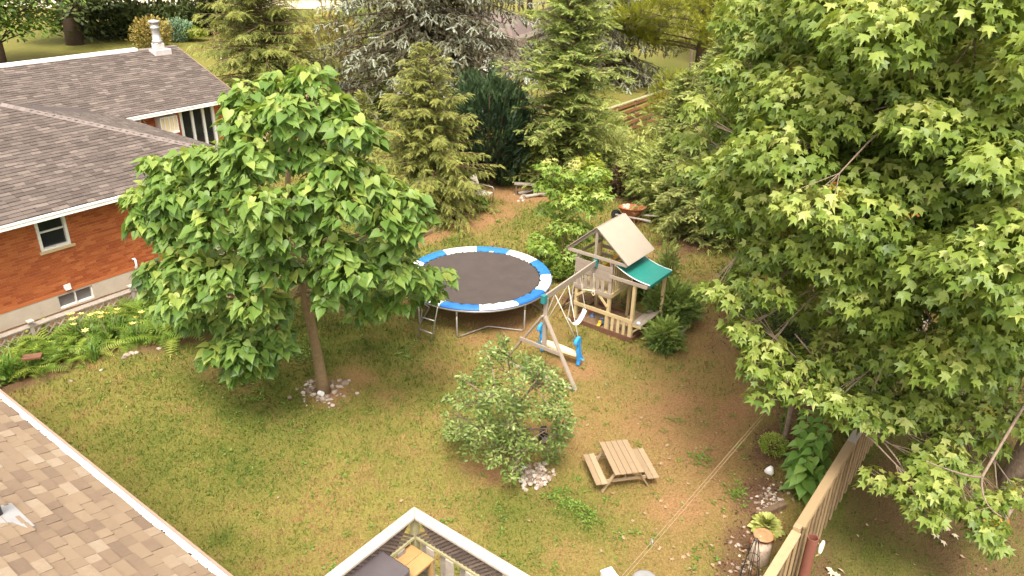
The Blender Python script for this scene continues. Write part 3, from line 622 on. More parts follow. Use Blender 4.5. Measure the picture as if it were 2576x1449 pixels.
for x0,y0,Y0_,x1,y1,Y1_,r0 in ((2300,720,12.5,2060,560,12.2,.06),(2340,900,12,2080,780,11.4,.07),(2480,420,13,2330,180,13.4,.07),(2560,600,12.6,2470,200,13,.09),(2200,640,12.6,1990,500,12.6,.05),(2120,980,12.2,2000,840,12.0,.03),(2250,260,13.5,2160,90,13.8,.05),(2350,560,12.5,2180,330,12.8,.06),(2576,980,11.6,2330,950,11.2,.035),(2470,1200,9.8,2330,1160,9.4,.02),(2470,1200,9.8,2520,1300,9.2,.018)):
    a, c = aty(x0, y0, Y0_ - .9), aty(x1, y1, Y1_ - .9); pts = bez(a, (a + c) / 2 + rng.normal(0, .15, 3), c, 7); lb.tube(pts, list(np.linspace(r0, r0 * .35, 7)), 6)
    j = tp[4] if a[2] < 5 else tp[5]; lb.tube(bez(j, (j + a) / 2 + np.array([0, 0, .2]), a, 5), list(np.linspace(r0 * 1.7, r0, 5)), 6)
    for q in range(2):
        i = 2 + 2 * q; d = rng.normal(0, .3, 3); lb.tube([pts[i], pts[i] + d * .6 + np.array([0, 0, .1]), pts[i] + d + np.array([0, 0, .25])], [r0 * .3, r0 * .2, r0 * .1], 4)
lb.build('limb', M['bark_grey'], root, smooth=True, world=True, kind='stuff')
# hanging orange seed keys
ks = [clumps[i] for i in rng.permutation(len(clumps))[:90]]
P_, X_, Z_ = [], [], []
for c, r in ks:
    n = 14; o = c + sphere_dirs(1, .1)[0] * r * .75; P_.append(o + rng.normal(0, .07, (n, 3))); X_.append(rng.normal(0, .5, (n, 3)) + np.array([0, 0, -.8])); Z_.append(rng.normal(0, 1, (n, 3)))
P_, X_, Z_ = map(np.concatenate, (P_, X_, Z_))
link('seed_keys', leaf_mesh('seed_keys', ELL, P_, X_, Z_, rng.uniform(.05, .085, len(P_)), rng.random(len(P_)) ** 1.5, M['keys'], FR[root.name].translation), root, kind='stuff')

# --- small apple tree
ab = at(1302, 1178)
root = thing('apple_tree', 'small apple tree with pale green fruit in front of the swing frame', 'tree', ab)
clumps = []
for x, y, r in [(1270,900,42),(1225,950,48),(1310,950,52),(1375,965,50),(1422,980,30),(1180,985,38),(1150,1010,30),(1255,1010,62),(1335,1030,58),(1402,1025,45),(1150,1080,42),(1212,1080,58),(1285,1090,55),(1190,1130,42),(1252,1150,52),(1322,1135,38),(1410,1075,28),(1290,1180,36),(1255,890,28),(1345,920,36),(1200,1030,45),(1400,1120,26),(1420,1090,24),(1385,1150,22)]:
    q = 1 - ((x - 1280) / 170) ** 2 - ((y - 1040) / 170) ** 2
    p = aty(x, y, ab[1] - .75 * math.sqrt(max(q, 0)) + rng.normal(0, .15)); clumps.append((p, pxm(r, p) * .78))
    for _ in range(2): s_ = p + sphere_dirs(1, .0)[0] * pxm(r, p) * rng.uniform(.8, 1.25); clumps.append((s_, rng.uniform(.09, .15)))
    if rng.random() < .3: p2 = aty(x, y + 8, 2 * ab[1] - p[1] + .2); clumps.append((p2, pxm(r, p)))
h_ = lambda z, dx=0, dy=0: ab + np.array([dx, dy, z])
clump_tree(root, ab, [h_(-.05), h_(.35, .02), h_(.8, .0), h_(1.3, -.1, .05), h_(1.9, -.15, .05)], [.06,.05,.045,.03,.012], clumps, ELL, 640, (.055, .11), 'apple', 'bark_grey', flat=.85, zmin=-.6, tipdown=.0, jit=.8, parts=False, tint0=.42, branch_r=.025, shell=.25, toplit=.28, tn=8)
fm = MB().lathe([(.001, -.024), (.018, -.017), (.024, 0), (.018, .017), (.001, .024)], 8).mesh('apple', M['apple_fruit'], True)
for i in range(30):
    c, r = clumps[i % len(clumps)]; d = sphere_dirs(1, -.2)[0]; d[1] = -abs(d[1]); link('apple', fm, root, Matrix.Translation(V3(c + d * r * .95)))

# --- young maple behind the trampoline
yb = at(1408, 690)
root = thing('young_maple', 'slim young maple with pale yellow top leaves between the trampoline and the playhouse', 'tree', yb)
clumps = []
for x, y, r in [(1375,425,32),(1410,440,30),(1385,470,40),(1455,450,42),(1500,440,38),(1515,490,34),(1430,500,50),(1475,520,45),(1385,530,42),(1430,570,52),(1475,590,40),(1395,600,42),(1365,625,32),(1430,635,42),(1405,665,38),(1370,680,26),(1440,690,28),(1350,600,24)]:
    p = aty(x, y, yb[1] + rng.uniform(-.6, .5)); clumps.append((p, pxm(r, p)))
h_ = lambda z, dx=0, dy=0: yb + np.array([dx, dy, z])
clump_tree(root, yb, [h_(-.05), h_(.7, .02), h_(1.5, .1), h_(2.3, .2, .05), h_(3.2, .25, .05)], [.035,.03,.025,.018,.008], clumps, MAP_S, 120, (.11, .18), 'young', 'bark_pale', flat=.6, zmin=-.3, tipdown=.3, jit=.5, parts=False, tint0=.42, branch_r=.014, shell=.3, toplit=.2, tn=8)
root_y = root
n = 90; P_ = np.concatenate([aty(x, y, yb[1]) + rng.normal(0, .12, (30, 3)) for x, y in ((1372,412),(1400,428),(1448,412))])
link('new_growth', leaf_mesh('new_growth', MAP_S, P_, rng.normal(0, .7, (n, 3)) + np.array([0, 0, -.2]), rng.normal(0, .4, (n, 3)) + np.array([0, 0, 1]), rng.uniform(.09, .14, n), np.full(n, 1.), M['young'], yb), root, kind='stuff')

DENS = 1.75
def conifer(name, label, base, h, Rr, mat, T=SPRAY, nb=95, spacing=.17, sc=.42, el=(0, 30), droop=.28, prof=lambda t: (1 - t) ** .8, z0=.04, bark='bark', tr=.13, group=None, tint0=.22, hang=0, leaders=1, cat='tree', side=58, jitz=.35, tw=.55, hz=-.22, plate=.14):
    root = thing(name, label, cat, base, 0, group); base = np.array(base, float)
    nb = int(nb * DENS); sc = sc * 1.08
    t_ = MB()
    for q in range(leaders):
        o = np.array([0, 0, 0]) if leaders == 1 else np.array([.5 * (q - .5), .1 * q, 0])
        t_.tube([base + o * .3 + np.array([0, 0, -.1]), base + o + np.array([0, 0, h * .35]), base + o + np.array([.03 * h * .3, 0, h * .7]), base + o * .6 + np.array([0, 0, h])], [tr, tr * .8, tr * .45, tr * .08], 8)
    t_.build('trunk', M[bark], root, smooth=True, world=True)
    br = MB(); PO, XX, ZZ, SC, TT = [], [], [], [], []
    for i in range(nb):
        t = z0 + (1 - z0) * ((i + rng.uniform(0, 1)) / nb) ** 1.0; L_ = max(.15, Rr * prof(t) * rng.uniform(.5, 1.22)); az = i * 2.39996 + rng.normal(0, .25)
        e = R(el[0] + (el[1] - el[0]) * t + rng.normal(0, 5)); d = np.array([math.cos(az), math.sin(az), 0]); o = np.zeros(3)
        if leaders > 1: o = np.array([.5 * ((i % leaders) - .5), 0, 0])
        
        if h * t > 9.0 and rng.random() > .16: continue
        st = base + o + np.array([0, 0, h * t]); f = lambda s: st + d * (L_ * s * math.cos(e)) + np.array([0, 0, L_ * s * math.sin(e) - droop * L_ * s * s])
        br.tube([f(0), f(.35), f(.7), f(1.)], [.012 + .012 * L_, .01 + .008 * L_, .006 + .003 * L_, .003], 4, cap=False)
        ns = max(3, int(L_ / spacing))
        for k in range(ns):
            s = .16 + .84 * (k + rng.random()) / ns; p = f(s); lo = rng.uniform(-1, 1) * plate * L_ * (1.1 - .7 * s); p = p + np.array([-d[1] * lo, d[0] * lo, -.35 * abs(lo)]); tl = np.array([0, 0, math.sin(e) - 2 * droop * s]) + d * math.cos(e)
            for a in (side, -side, rng.uniform(-25, 25)):
                a = R(a + rng.normal(0, 16)); x = np.array([tl[0] * math.cos(a) - tl[1] * math.sin(a), tl[0] * math.sin(a) + tl[1] * math.cos(a), tl[2] + hz + rng.normal(0, .28)])
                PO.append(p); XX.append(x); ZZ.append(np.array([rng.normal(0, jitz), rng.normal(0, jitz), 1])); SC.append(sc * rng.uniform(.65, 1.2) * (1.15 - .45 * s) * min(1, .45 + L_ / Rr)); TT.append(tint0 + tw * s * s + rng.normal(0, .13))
            for q in range(hang):
                PO.append(p + rng.normal(0, .05, 3)); XX.append(np.array([rng.normal(0, .35), rng.normal(0, .35), -1])); ZZ.append(rng.normal(0, 1, 3)); SC.append(sc * rng.uniform(.8, 1.3)); TT.append(.12 + .12 * s + rng.normal(0, .1))
    n = 14
    for k in range(n):
        PO.append(base + np.array([0, 0, h * (.9 + .1 * k / n)])); a = rng.uniform(0, 6.28); XX.append(np.array([math.cos(a), math.sin(a), .8])); ZZ.append(np.array([-math.cos(a), -math.sin(a), 1.])); SC.append(sc * .7); TT.append(.8)
    br.build('branch', M[bark], root, world=True, kind='stuff')
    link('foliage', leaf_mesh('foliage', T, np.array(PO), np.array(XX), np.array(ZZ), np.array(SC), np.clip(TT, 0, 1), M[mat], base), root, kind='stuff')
    return root
def toph(x, y, b): return float(aty(x, y, b[1])[2])
b = at(690, 338); conifer('hemlock_tree', 'tall feathery olive hemlock rising behind the red brick house end', b, 9.5, 3.6, 'hemlock', nb=190, spacing=.19, sc=.46, el=(-6, 30), droop=.12, prof=lambda t: min(1, 1.25 * (1 - t) ** .75))
b = at(1080, 548); conifer('hemlock_tree', 'feathery yellow-green hemlock with twin stems beside the garden chair', b, toph(1060, 112, b), 2.1, 'hemlock', nb=190, spacing=.13, sc=.34, el=(-8, 35), droop=.14, prof=lambda t: min(1, 1.3 * (1 - t) ** .7), leaders=2, tr=.07, tint0=.28)
b = at(925, 470); conifer('hemlock_tree', 'smaller olive hemlock half hidden behind the heart-leaved tree', b, toph(905, 235, b), 1.7, 'hemlock', nb=75, spacing=.17, sc=.42, el=(-5, 30), droop=.15, tr=.06, tint0=.2)
b = at(660, 560); conifer('hemlock_tree', 'low shaded hemlock beside the brick house corner under the heart-shaped leaves', b, 2.6, 1.5, 'hemlock', nb=45, spacing=.18, sc=.4, el=(-5, 30), droop=.15, tr=.05, tint0=.15)
b = at(1418, 472); conifer('cedar_tree', 'tall ragged green cedar in front of the blue spruces', b, 9.8, 2.7, 'cedar', T=SPRAY_T, nb=250, spacing=.125, sc=.31, el=(12, 42), droop=.30, prof=lambda t: min(1, .7 + .8 * t) * min(1, 1.5 * (1 - t) ** .7) * (.85 + .2 * math.sin(t * 31)), tr=.15, tint0=.2, tw=.5, jitz=1.0, hz=.0)
b = at(1092, 292); conifer('blue_spruce', 'huge silvery blue spruce with a dark trunk and drooping boughs', b, 19, 7.0, 'spruce', T=SPRAY_SP, nb=230, spacing=.20, sc=.46, el=(2, 25), droop=.24, prof=lambda t: (1 - t) ** .75, bark='bark_dark', tr=.34, hang=1, tint0=.30, tw=.65, z0=.06, hz=-.1, plate=.24)
b = at(1490, 205); conifer('blue_spruce', 'second silvery blue spruce farther right behind the tall cedar', b, 18, 5.4, 'spruce', T=SPRAY_SP, nb=170, spacing=.24, sc=.55, el=(-4, 25), droop=.28, prof=lambda t: (1 - t) ** .7, bark='bark_dark', tr=.34, hang=1, hz=-.1, plate=.24, tint0=.28, tw=.62, z0=.05)
# pine: foliage in flat yellow-green plates
def pine(name, label, base, h, plates, sc, n):
    root = thing(name, label, 'tree', base); t_ = MB(); t_.tube([base + np.array([0, 0, -.1]), base + np.array([.05, 0, h * .5]), base + np.array([0, 0, h])], [.38 * h / 14, .28 * h / 14, .05], 9)
    t_.build('trunk', M['bark_dark'], root, smooth=True, world=True); br = MB(); PO, XX, ZZ, TT = [], [], [], []
    for c, r in plates:
        a = base + np.array([0, 0, max(.4, c[2] - base[2] - .1 * np.linalg.norm((c - base)[:2]))]); pts = bez(a, (a + c) / 2 + np.array([0, 0, .2]), c, 6); br.tube(pts, list(np.linspace(.07, .02, 6)), 5, cap=False)
        for k in range(5): d = sphere_dirs(1, -.1)[0] * r * .8; br.tube([pts[3], c + d * np.array([1, 1, .3])], [.025, .008], 4, cap=False)
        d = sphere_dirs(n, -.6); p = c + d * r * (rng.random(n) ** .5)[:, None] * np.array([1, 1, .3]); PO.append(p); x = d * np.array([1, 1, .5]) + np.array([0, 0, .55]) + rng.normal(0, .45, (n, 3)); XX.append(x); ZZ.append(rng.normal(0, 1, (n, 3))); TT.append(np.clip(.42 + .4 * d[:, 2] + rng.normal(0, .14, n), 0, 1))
    br.build('branch', M['bark_dark'], root, world=True, kind='stuff'); PO, XX, ZZ, TT = map(np.concatenate, (PO, XX, ZZ, TT))
    link('foliage', leaf_mesh('foliage', SPRAY_PINE, PO, XX, ZZ, rng.uniform(.7, 1.2, len(PO)) * sc, TT, M['pine'], base), root, kind='stuff')
b = at(1752, 228)
pl = [(aty(x, y, b[1] + rng.uniform(-2.5, 2)), r) for x, y, r in ((1600,40,1.9),(1640,20,2.0),(1700,15,2.0),(1620,80,1.6),(1580,60,1.3),(1690,60,1.8),(1760,30,2.2),(1800,60,2.0),(1740,85,1.5),(1610,95,1.0),(1650,110,1.3),(1700,-40,2.4),(1620,-50,2.2),(1800,-40,2.4),(1700,-110,2),(1760,120,1.4),(1820,110,1.6),(1860,20,2))]
pine('pine_tree', 'yellow-green pine with layered flat boughs over the far lawn', b, 13, pl, .62, 190)
b = at(1715, 345); pl = [(aty(x, y, b[1] + rng.uniform(-.8, .8)), r) for x, y, r in ((1670,255,.7),(1700,235,.9),(1740,260,.9),(1650,285,.6),(1690,280,.9),(1720,310,.9),(1690,200,.8),(1740,200,.8),(1780,240,.9),(1670,225,.6))]
pine('pine_tree', 'small yellow-green pine at the far end of the horizontal board fence', b, 4.2, pl, .42, 110)

def shrub(name, label, base, rx, ry, rz, n, T, mat, sc, up=.6, tint0=.35, tw=.35, cat='shrub', group=None, lump=.25, zmin=-.25, stems=5, bark='bark', core=.55, jit=.5, shellmin=.45):
    root = thing(name, label, cat, base, 0, group); base = np.array(base, float)
    st = MB()
    for k in range(stems):
        a = rng.uniform(0, 6.28); q = rng.uniform(.3, .8); st.tube([base + np.array([.1 * rx * math.cos(a), .1 * ry * math.sin(a), -.03]), base + np.array([q * rx * math.cos(a), q * ry * math.sin(a), rz * .9])], [.012 + .012 * rz, .005], 5)
    st.build('stem', M[bark], root, world=True, kind='stuff')
    d = sphere_dirs(n, zmin); az = np.arctan2(d[:, 1], d[:, 0]); k1, k2, k3 = rng.uniform(0, 6.28, 3)
    lm = 1 + lump * (np.sin(az * 3 + k1 + d[:, 2] * 4) * .5 + np.sin(az * 5 + k2 - d[:, 2] * 7) * .35 + np.sin(az * 9 + d[:, 2] * 11 + k3) * .3)
    rr = (shellmin + (1 - shellmin) * rng.random(n) ** .5) * lm
    pos = base + np.array([0, 0, rz * .5 * (1 if zmin > -.9 else 1)]) + d * rr[:, None] * np.array([rx, ry, rz * .5])
    pos[:, 2] = np.maximum(pos[:, 2], base[2] + .03)
    X = d * np.array([1, 1, .6]) + np.array([0, 0, up]) + rng.normal(0, jit, (n, 3)); Z = d * .4 + np.array([0, 0, 1 - .6 * min(up, 1)]) + rng.normal(0, .5, (n, 3))
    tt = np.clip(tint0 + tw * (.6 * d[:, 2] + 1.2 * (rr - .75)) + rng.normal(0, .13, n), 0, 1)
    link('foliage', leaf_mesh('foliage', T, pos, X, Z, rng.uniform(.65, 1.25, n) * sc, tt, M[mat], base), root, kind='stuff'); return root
b = at(1228, 462); shrub('yew_shrub', 'tall dark green yew standing against the tall cedar', b, 1.75, 1.5, toph(1225, 190, b), 5200, SPRAY_T, 'yew', .36, up=1.3, zmin=-1, lump=.22, tint0=.34, tw=.5)
# cedars along the right-hand boundary
for i, (x, y, ht, r, lab) in enumerate([(1600,480,1.9,1.3,'low spreading cedar at the left end of the cedar row'),(1665,545,3.0,1.5,'short cedar behind the rusty wheelbarrow'),(1745,598,3.9,1.7,'nearest cedar of the row, drooping onto the worn lawn edge'),(1700,470,4.6,1.9,'middle cedar of the row beyond the nearest one'),(1770,500,6.3,2.0,'tall cedar rising between the middle of the row and the big maple'),
        (1850,620,5.2,1.8,'cedar tucked under the left edge of the big maple'),(1870,470,7.5,2.3,'tallest cedar of the row behind the big maple'),(1800,380,5.5,2.2,'back cedar at the far side of the row below the small pine')]):
    b = at(x, y); conifer('cedar_tree', lab, b, ht, r, 'cedar_olive' if i % 2 == 0 else 'cedar', T=SPRAY_T, nb=int(70 + 12 * ht), spacing=.135, sc=.30, el=(10, 45), droop=.30, prof=lambda t: min(1, .7 + t) * min(1, 1.4 * (1 - t) ** .65), tr=.08, group='cedars along the right boundary', tint0=.22, tw=.55, jitz=1.0, cat='tree', hz=.0)
shrub('leafy_shrub', 'dark leafy bush on the lawn edge under the left tip of the big maple', at(1895, 770), 1.0, 1.0, 1.5, 2600, ELL, 'far_mid', .12, tint0=.3, zmin=-1)
shrub('leafy_shrub', 'dark leafy bush farther along the bed below the big maple', at(1925, 900), .9, 1.0, 1.6, 2600, ELL, 'far_mid', .12, tint0=.28, zmin=-1)
shrub('leafy_shrub', 'deep shaded bush in the bed behind the fence end', at(2050, 930), 1.2, 1.3, 2.2, 3000, ELL, 'far_dark', .13, tint0=.28, zmin=-1)
shrub('red_shrub', 'small dark red-leaved shrub at the foot of the cedar row', at(1555, 492), .42, .42, 1.25, 500, ELL, 'red_leaf', .13, tint0=.4, zmin=-1)
shrub('green_plant', 'low deep green plant below the garden chair', at(1202, 530), .36, .36, .5, 420, ELL, 'far_mid', .12, tint0=.45)
shrub('green_plant', 'small upright green sapling in front of the dark yew', at(1272, 468), .35, .35, .95, 320, ELL, 'far_mid', .13, tint0=.35, zmin=-1)
shrub('leafy_shrub', 'bright shrub beside the foot of the young maple stem', at(1415, 700), .55, .5, .6, 600, MAP_S, 'far_mid', .11, tint0=.55)
shrub('leafy_shrub', 'airy seedling shrub behind the trampoline rim', at(1352, 650), .35, .35, .8, 240, ELL, 'far_light', .12, tint0=.45, zmin=-1)
shrub('hazel_shrub', 'pale green shrub directly behind the young maple', at(1480, 505), .7, .7, 1.7, 1300, MAP_S, 'far_light', .14, tint0=.45, zmin=-1)
# conifer shrubs beside the playhouse
shrub('cedar_shrub', 'dense round cedar bush at the front corner of the playhouse counter', at(1668, 878), .36, .36, .72, 800, SPRAY_T, 'bush_cedar', .24, up=.35, lump=.45, shellmin=.3, tint0=.45, tw=.5, zmin=-1)
shrub('cedar_shrub', 'wide airy cedar bush behind the playhouse counter', at(1690, 815), .62, .6, 1.15, 1100, SPRAY_T, 'bush_cedar', .28, up=.4, tint0=.45, tw=.4, zmin=-1, shellmin=.2)
shrub('cedar_sapling', 'thin upright cedar sapling beside the green canopy', at(1668, 765), .26, .26, 1.9, 330, SPRAY_T, 'bush_cedar', .24, up=.7, tint0=.5, zmin=-1, shellmin=.1)
shrub('cedar_shrub', 'cedar bush at the back corner of the playhouse', at(1628, 745), .55, .5, .9, 700, SPRAY_T, 'bush_cedar', .26, up=.4, tint0=.4, zmin=-1)

# ------------------------------------------------------------------ far trees
def broad(name, label, base, h, rx, rz, nc, T, mat, sc, per, zlow=1.0, tr=.2, bark='bark_dark', group=None, tint0=.4):
    root = thing(name, label, 'tree', base, 0, group); base = np.array(base, float); cl = []
    for k in range(nc):
        d = sphere_dirs(1, -.8)[0]; cl.append((base + np.array([0, 0, zlow + rz * 1.05]) + d * rng.uniform(.45, 1) * np.array([rx, rx, rz]), rx * rng.uniform(.22, .36)))
    tp = [base + np.array(q) for q in ((0, 0, -.1), (.05, 0, h * .2), (0, .1, h * .5), (.1, 0, h * .8))]
    t_ = MB(); t_.tube(tp, [tr * 1.2, tr, tr * .6, tr * .2], 9)
    t_.build('trunk', M[bark], root, smooth=True, world=True); l_ = MB(); PO, XX, ZZ, TT = [], [], [], []
    for c, r in cl:
        a = base + np.array([0, 0, max(h * .18, (c[2] - base[2]) * .6)]); l_.tube(bez(a, (a + c) / 2 + np.array([0, 0, .2]), c, 5), list(np.linspace(tr * .3, tr * .06, 5)), 5, cap=False)
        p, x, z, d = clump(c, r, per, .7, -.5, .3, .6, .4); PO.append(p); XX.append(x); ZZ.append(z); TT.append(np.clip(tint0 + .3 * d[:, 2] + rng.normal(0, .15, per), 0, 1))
    l_.build('branch', M[bark], root, world=True, kind='stuff'); PO, XX, ZZ, TT = map(np.concatenate, (PO, XX, ZZ, TT))
    link('foliage', leaf_mesh('foliage', T, PO, XX, ZZ, rng.uniform(.7, 1.3, len(PO)) * sc, TT, M[mat], base), root, kind='stuff'); return root
broad('broad_tree', 'mid green round tree at the left edge beyond the house ridge', at(12, 170), 8.5, 4.6, 3.6, 48, ELL, 'far_mid', .38, 150, zlow=.7)
broad('broad_tree', 'dark broad conifer-like tree standing left on the far lawn', at(190, 112), 13, 4.6, 6.2, 80, ELL, 'far_dark', .45, 120, zlow=.3, tr=.55)
for i, (x, y, h, rx, mat, lab) in enumerate([(262,82,12,4.2,'far_mid','far tree just right of the dark broad one'),(335,72,12,4.2,'far_light','bright green far tree above the chimney'),(410,66,13,4.6,'far_mid','far tree behind the golden shrub'),(470,62,13,4.5,'far_light','far tree behind the round blue-green shrub'),(520,66,11,3.6,'far_dark','dark far tree above the far lawn edge'),(575,72,13,5,'far_mid','far tree at the right end of the far row'),(640,80,12,5,'far_dark','dark far tree behind the tall hemlock')]):
    b = at(x, y); broad('broad_tree', lab, b, h, rx, 4.0, 46, ELL, mat, .5, 95, zlow=1.5, tr=.22, group='far trees lining the gravel road', tint0=.38)
for i, (x, y, w, h, lab) in enumerate([(255,98,3.2,2.6,'dark undergrowth bush at the left of the far tree row'),(310,94,3.0,2.3,'dark undergrowth bush left of the chimney top'),(355,90,2.8,2.6,'dark undergrowth bush behind the golden shrub'),(500,82,3.0,2.6,'dark undergrowth bush right of the blue-green shrub'),(560,82,3.5,3.0,'dark undergrowth bush at the right of the far tree row'),(425,84,3,2.2,'dark undergrowth bush behind the blue-green shrub')]):
    shrub('far_bush', lab, at(x, y), w, w, h, 900, ELL, 'far_dark', .5, tint0=.3, zmin=-1, group='undergrowth bushes under the far trees')
shrub('golden_shrub', 'yellow ochre shrub on the far lawn behind the chimney', at(388, 122), 1.4, 1.4, 2.2, 1500, ELL, 'golden', .26, tint0=.45, zmin=-1)
shrub('blue_green_shrub', 'neat round blue-green shrub on the far lawn', at(452, 104), 1.25, 1.2, 1.7, 1700, ELL, 'blue_shrub', .2, tint0=.42, lump=.08, zmin=-1, tw=.5)
shrub('strappy_plant', 'small strappy green plant beside the round blue-green shrub', at(492, 104), .6, .6, .8, 260, ELL, 'far_light', .5, up=1.0, tint0=.4)
shrub('dead_sapling', 'thin brown withered sapling on the far lawn', at(553, 148), .55, .55, 2.2, 110, ELL, 'red_leaf', .2, tint0=.7, zmin=-1, stems=4, shellmin=.2)
for i, (x, y, h, rx, mat, lab) in enumerate([(870,70,12,4.5,'far_mid','far tree left of the huge blue spruce'),(960,62,12,5,'far_dark','dark far tree behind the huge blue spruce'),(1330,62,14,5,'far_mid','far tree behind the tall cedar top'),(1600,70,15,5.5,'far_dark','dark far tree above the layered pine'),(2000,230,12,5,'far_light','light green tree beyond the big maple on its left'),(2330,260,12,5.5,'far_light','light green tree beyond the middle of the big maple'),(2600,300,13,5.5,'far_mid','tree beyond the big maple at the right edge'),(2200,140,14,6,'far_dark','dark tree farthest behind the big maple'),(1880,160,14,6,'far_dark','dark tree between the pine and the big maple'),(2550,150,14,6,'far_dark','dark tree farthest back at the right edge')]):
    broad('broad_tree', lab, at(x, y), h, rx, h * .45, 50, ELL, mat, .45, 95, tr=.25, tint0=.42)
shrub('golden_shrub', 'yellow ochre cedar clump beside the tall hemlock', at(835, 235), 1.9, 1.8, 4.5, 1300, SPRAY_T, 'golden', .5, up=.7, tint0=.3, zmin=-1)

for x, y, h, r, mt, lab in ((905, 130, 3.6, 2.6, 'far_mid', 'rounded green shrub left of the huge blue spruce'), (960, 175, 2.6, 2.0, 'far_light', 'pale green shrub at the left foot of the huge blue spruce'), (1000, 300, 2.4, 1.6, 'cedar', 'low green conifer shrub in front of the huge blue spruce'), (1500, 440, 2.0, 1.4, 'cedar_olive', 'olive cedar shrub right of the tall cedar foot'), (1490, 385, 2.0, 1.3, 'cedar', 'cedar shrub at the left end of the reddish board fence'), (1335, 455, 1.7, 1.0, 'cedar', 'low cedar boughs over the plank bench')):
    tt = SPRAY_T if mt.startswith('cedar') else ELL
    shrub('conifer_shrub' if tt is SPRAY_T else 'leafy_shrub', lab, at(x, y), r, r, h, 1500, tt, mt, .36 if tt is SPRAY_T else .3, up=.35, tint0=.38, tw=.45, zmin=-1, lump=.35)

for x, y, h, r, mt, lab in ((1640, 505, 2.3, 1.2, 'cedar', 'bright cedar bush filling the row behind the wheelbarrow'), (1720, 560, 2.6, 1.2, 'cedar_olive', 'olive cedar bush between the wheelbarrow and the nearest cedar'), (1810, 585, 3.0, 1.3, 'cedar', 'bright cedar bush at the right end of the row beside the maple leaves'), (1545, 455, 1.8, 1.0, 'cedar_olive', 'olive cedar bush behind the small red-leaved shrub')):
    shrub('cedar_shrub', lab, at(x, y), r, r, h, 1500, SPRAY_T, mt, .30, up=.3, tint0=.45, tw=.5, zmin=-1, lump=.45, shellmin=.35, group='cedar bushes filling the boundary row')

# ================================================================== BUILDINGS
def holes_slab(mb, y0, y1, z0, z1, x0, x1, holes):
    """slab in the plane x (thickness x0..x1) with rectangular holes (ya,yb,za,zb)"""
    ys = sorted({y0, y1, *[h[0] for h in holes], *[h[1] for h in holes]}); zs = sorted({z0, z1, *[h[2] for h in holes], *[h[3] for h in holes]})
    for a, b in zip(ys, ys[1:]):
        for c, d in zip(zs, zs[1:]):
            cy, cz = (a + b) / 2, (c + d) / 2
            if any(h[0] < cy < h[1] and h[2] < cz < h[3] for h in holes) or not (y0 < cy < y1 and z0 < cz < z1): continue
            mb.box((x0, a, c), (x1, b, d))
def rot_axis(lx, ly, lz, o):
    Mx = Matrix((V3(lx), V3(ly), V3(lz))).transposed().to_4x4(); Mx.translation = V3(o); return Mx
UNIT = {}
def unit_shingle(mat):
    if mat not in UNIT:
        v = [(0, 0, 0), (1, 0, 0), (1, 1, 0), (0, 1, 0), (0, 0, 1), (1, 0, 1), (1, 1, .12), (0, 1, .12)]
        m_ = MB(); m_.add(v, [(4, 5, 6, 7), (0, 1, 5, 4), (1, 2, 6, 5), (3, 0, 4, 7)]); UNIT[mat] = m_.mesh('shingle', M[mat])
    return UNIT[mat]
def shingles(roof, O, E, S, Nn, e0, e1, smax, matone, matjoin, quota=300, exposure=.145, wr=(.15, .36), view=True, th=(.014, .026)):
    """courses of separate tabs on a roof plane; the 'quota' that show largest are parts, the rest one joined part. e0/e1: functions of s"""
    O, E, S, Nn = [np.array(a, float) for a in (O, E, S, Nn)]; tabs = []
    j = 0
    while j * exposure < smax:
        s = j * exposure; a, b = e0(s), e1(s); x = a - rng.uniform(0, .2)
        while x < b:
            w = rng.uniform(*wr); xa, xb = max(x, a), min(x + w, b)
            if xb - xa > .02: tabs.append((xa, s + rng.normal(0, .002) - rng.choice([0, .012], p=[.7, .3]), xb - xa, rng.uniform(*th)))
            x += w
        j += 1
    T_ = np.array(tabs); C_ = O + E * (T_[:, 0:1] + T_[:, 2:3] / 2) + S * (T_[:, 1:2] + .07); pr = proj(C_)
    vis = (pr[:, 0] > -10) & (pr[:, 0] < 2580) & (pr[:, 1] > -10) & (pr[:, 1] < 1455)
    order = np.argsort(-(np.where(vis, 1, 0) * T_[:, 2] / pr[:, 2] ** 2)); one = set(order[:quota].tolist())
    me = unit_shingle(matone); vs, fs, tt = [], [], []; n = 0
    base = np.array([(0, 0, 0), (1, 0, 0), (1, 1, 0), (0, 1, 0), (0, 0, 1), (1, 0, 1), (1, 1, .12), (0, 1, .12)], float)
    for i, (x, s, w, h) in enumerate(tabs):
        o = O + E * x + S * s + Nn * .004; sx, sy, sz = w - .005, exposure + .035, h
        if i in one:
            link('shingle', me, roof, rot_axis(E * sx, S * sy, Nn * sz, o))
        else:
            vs.append(o + base[:, 0:1] * E * sx + base[:, 1:2] * S * sy + base[:, 2:3] * Nn * sz)
            fs += [(4 + n, 5 + n, 6 + n, 7 + n), (0 + n, 1 + n, 5 + n, 4 + n), (1 + n, 2 + n, 6 + n, 5 + n), (3 + n, 0 + n, 4 + n, 7 + n)]; n += 8; tt += [rng.random()] * 8
    if vs:
        vs = np.concatenate(vs); Mi = np.array(FR[roof.name].inverted()); vs = vs @ Mi[:3, :3].T + Mi[:3, 3]
        link('shingle_courses', np_mesh('shingle_courses', vs, np.array(fs), M[matjoin], tt), roof, kind='stuff')
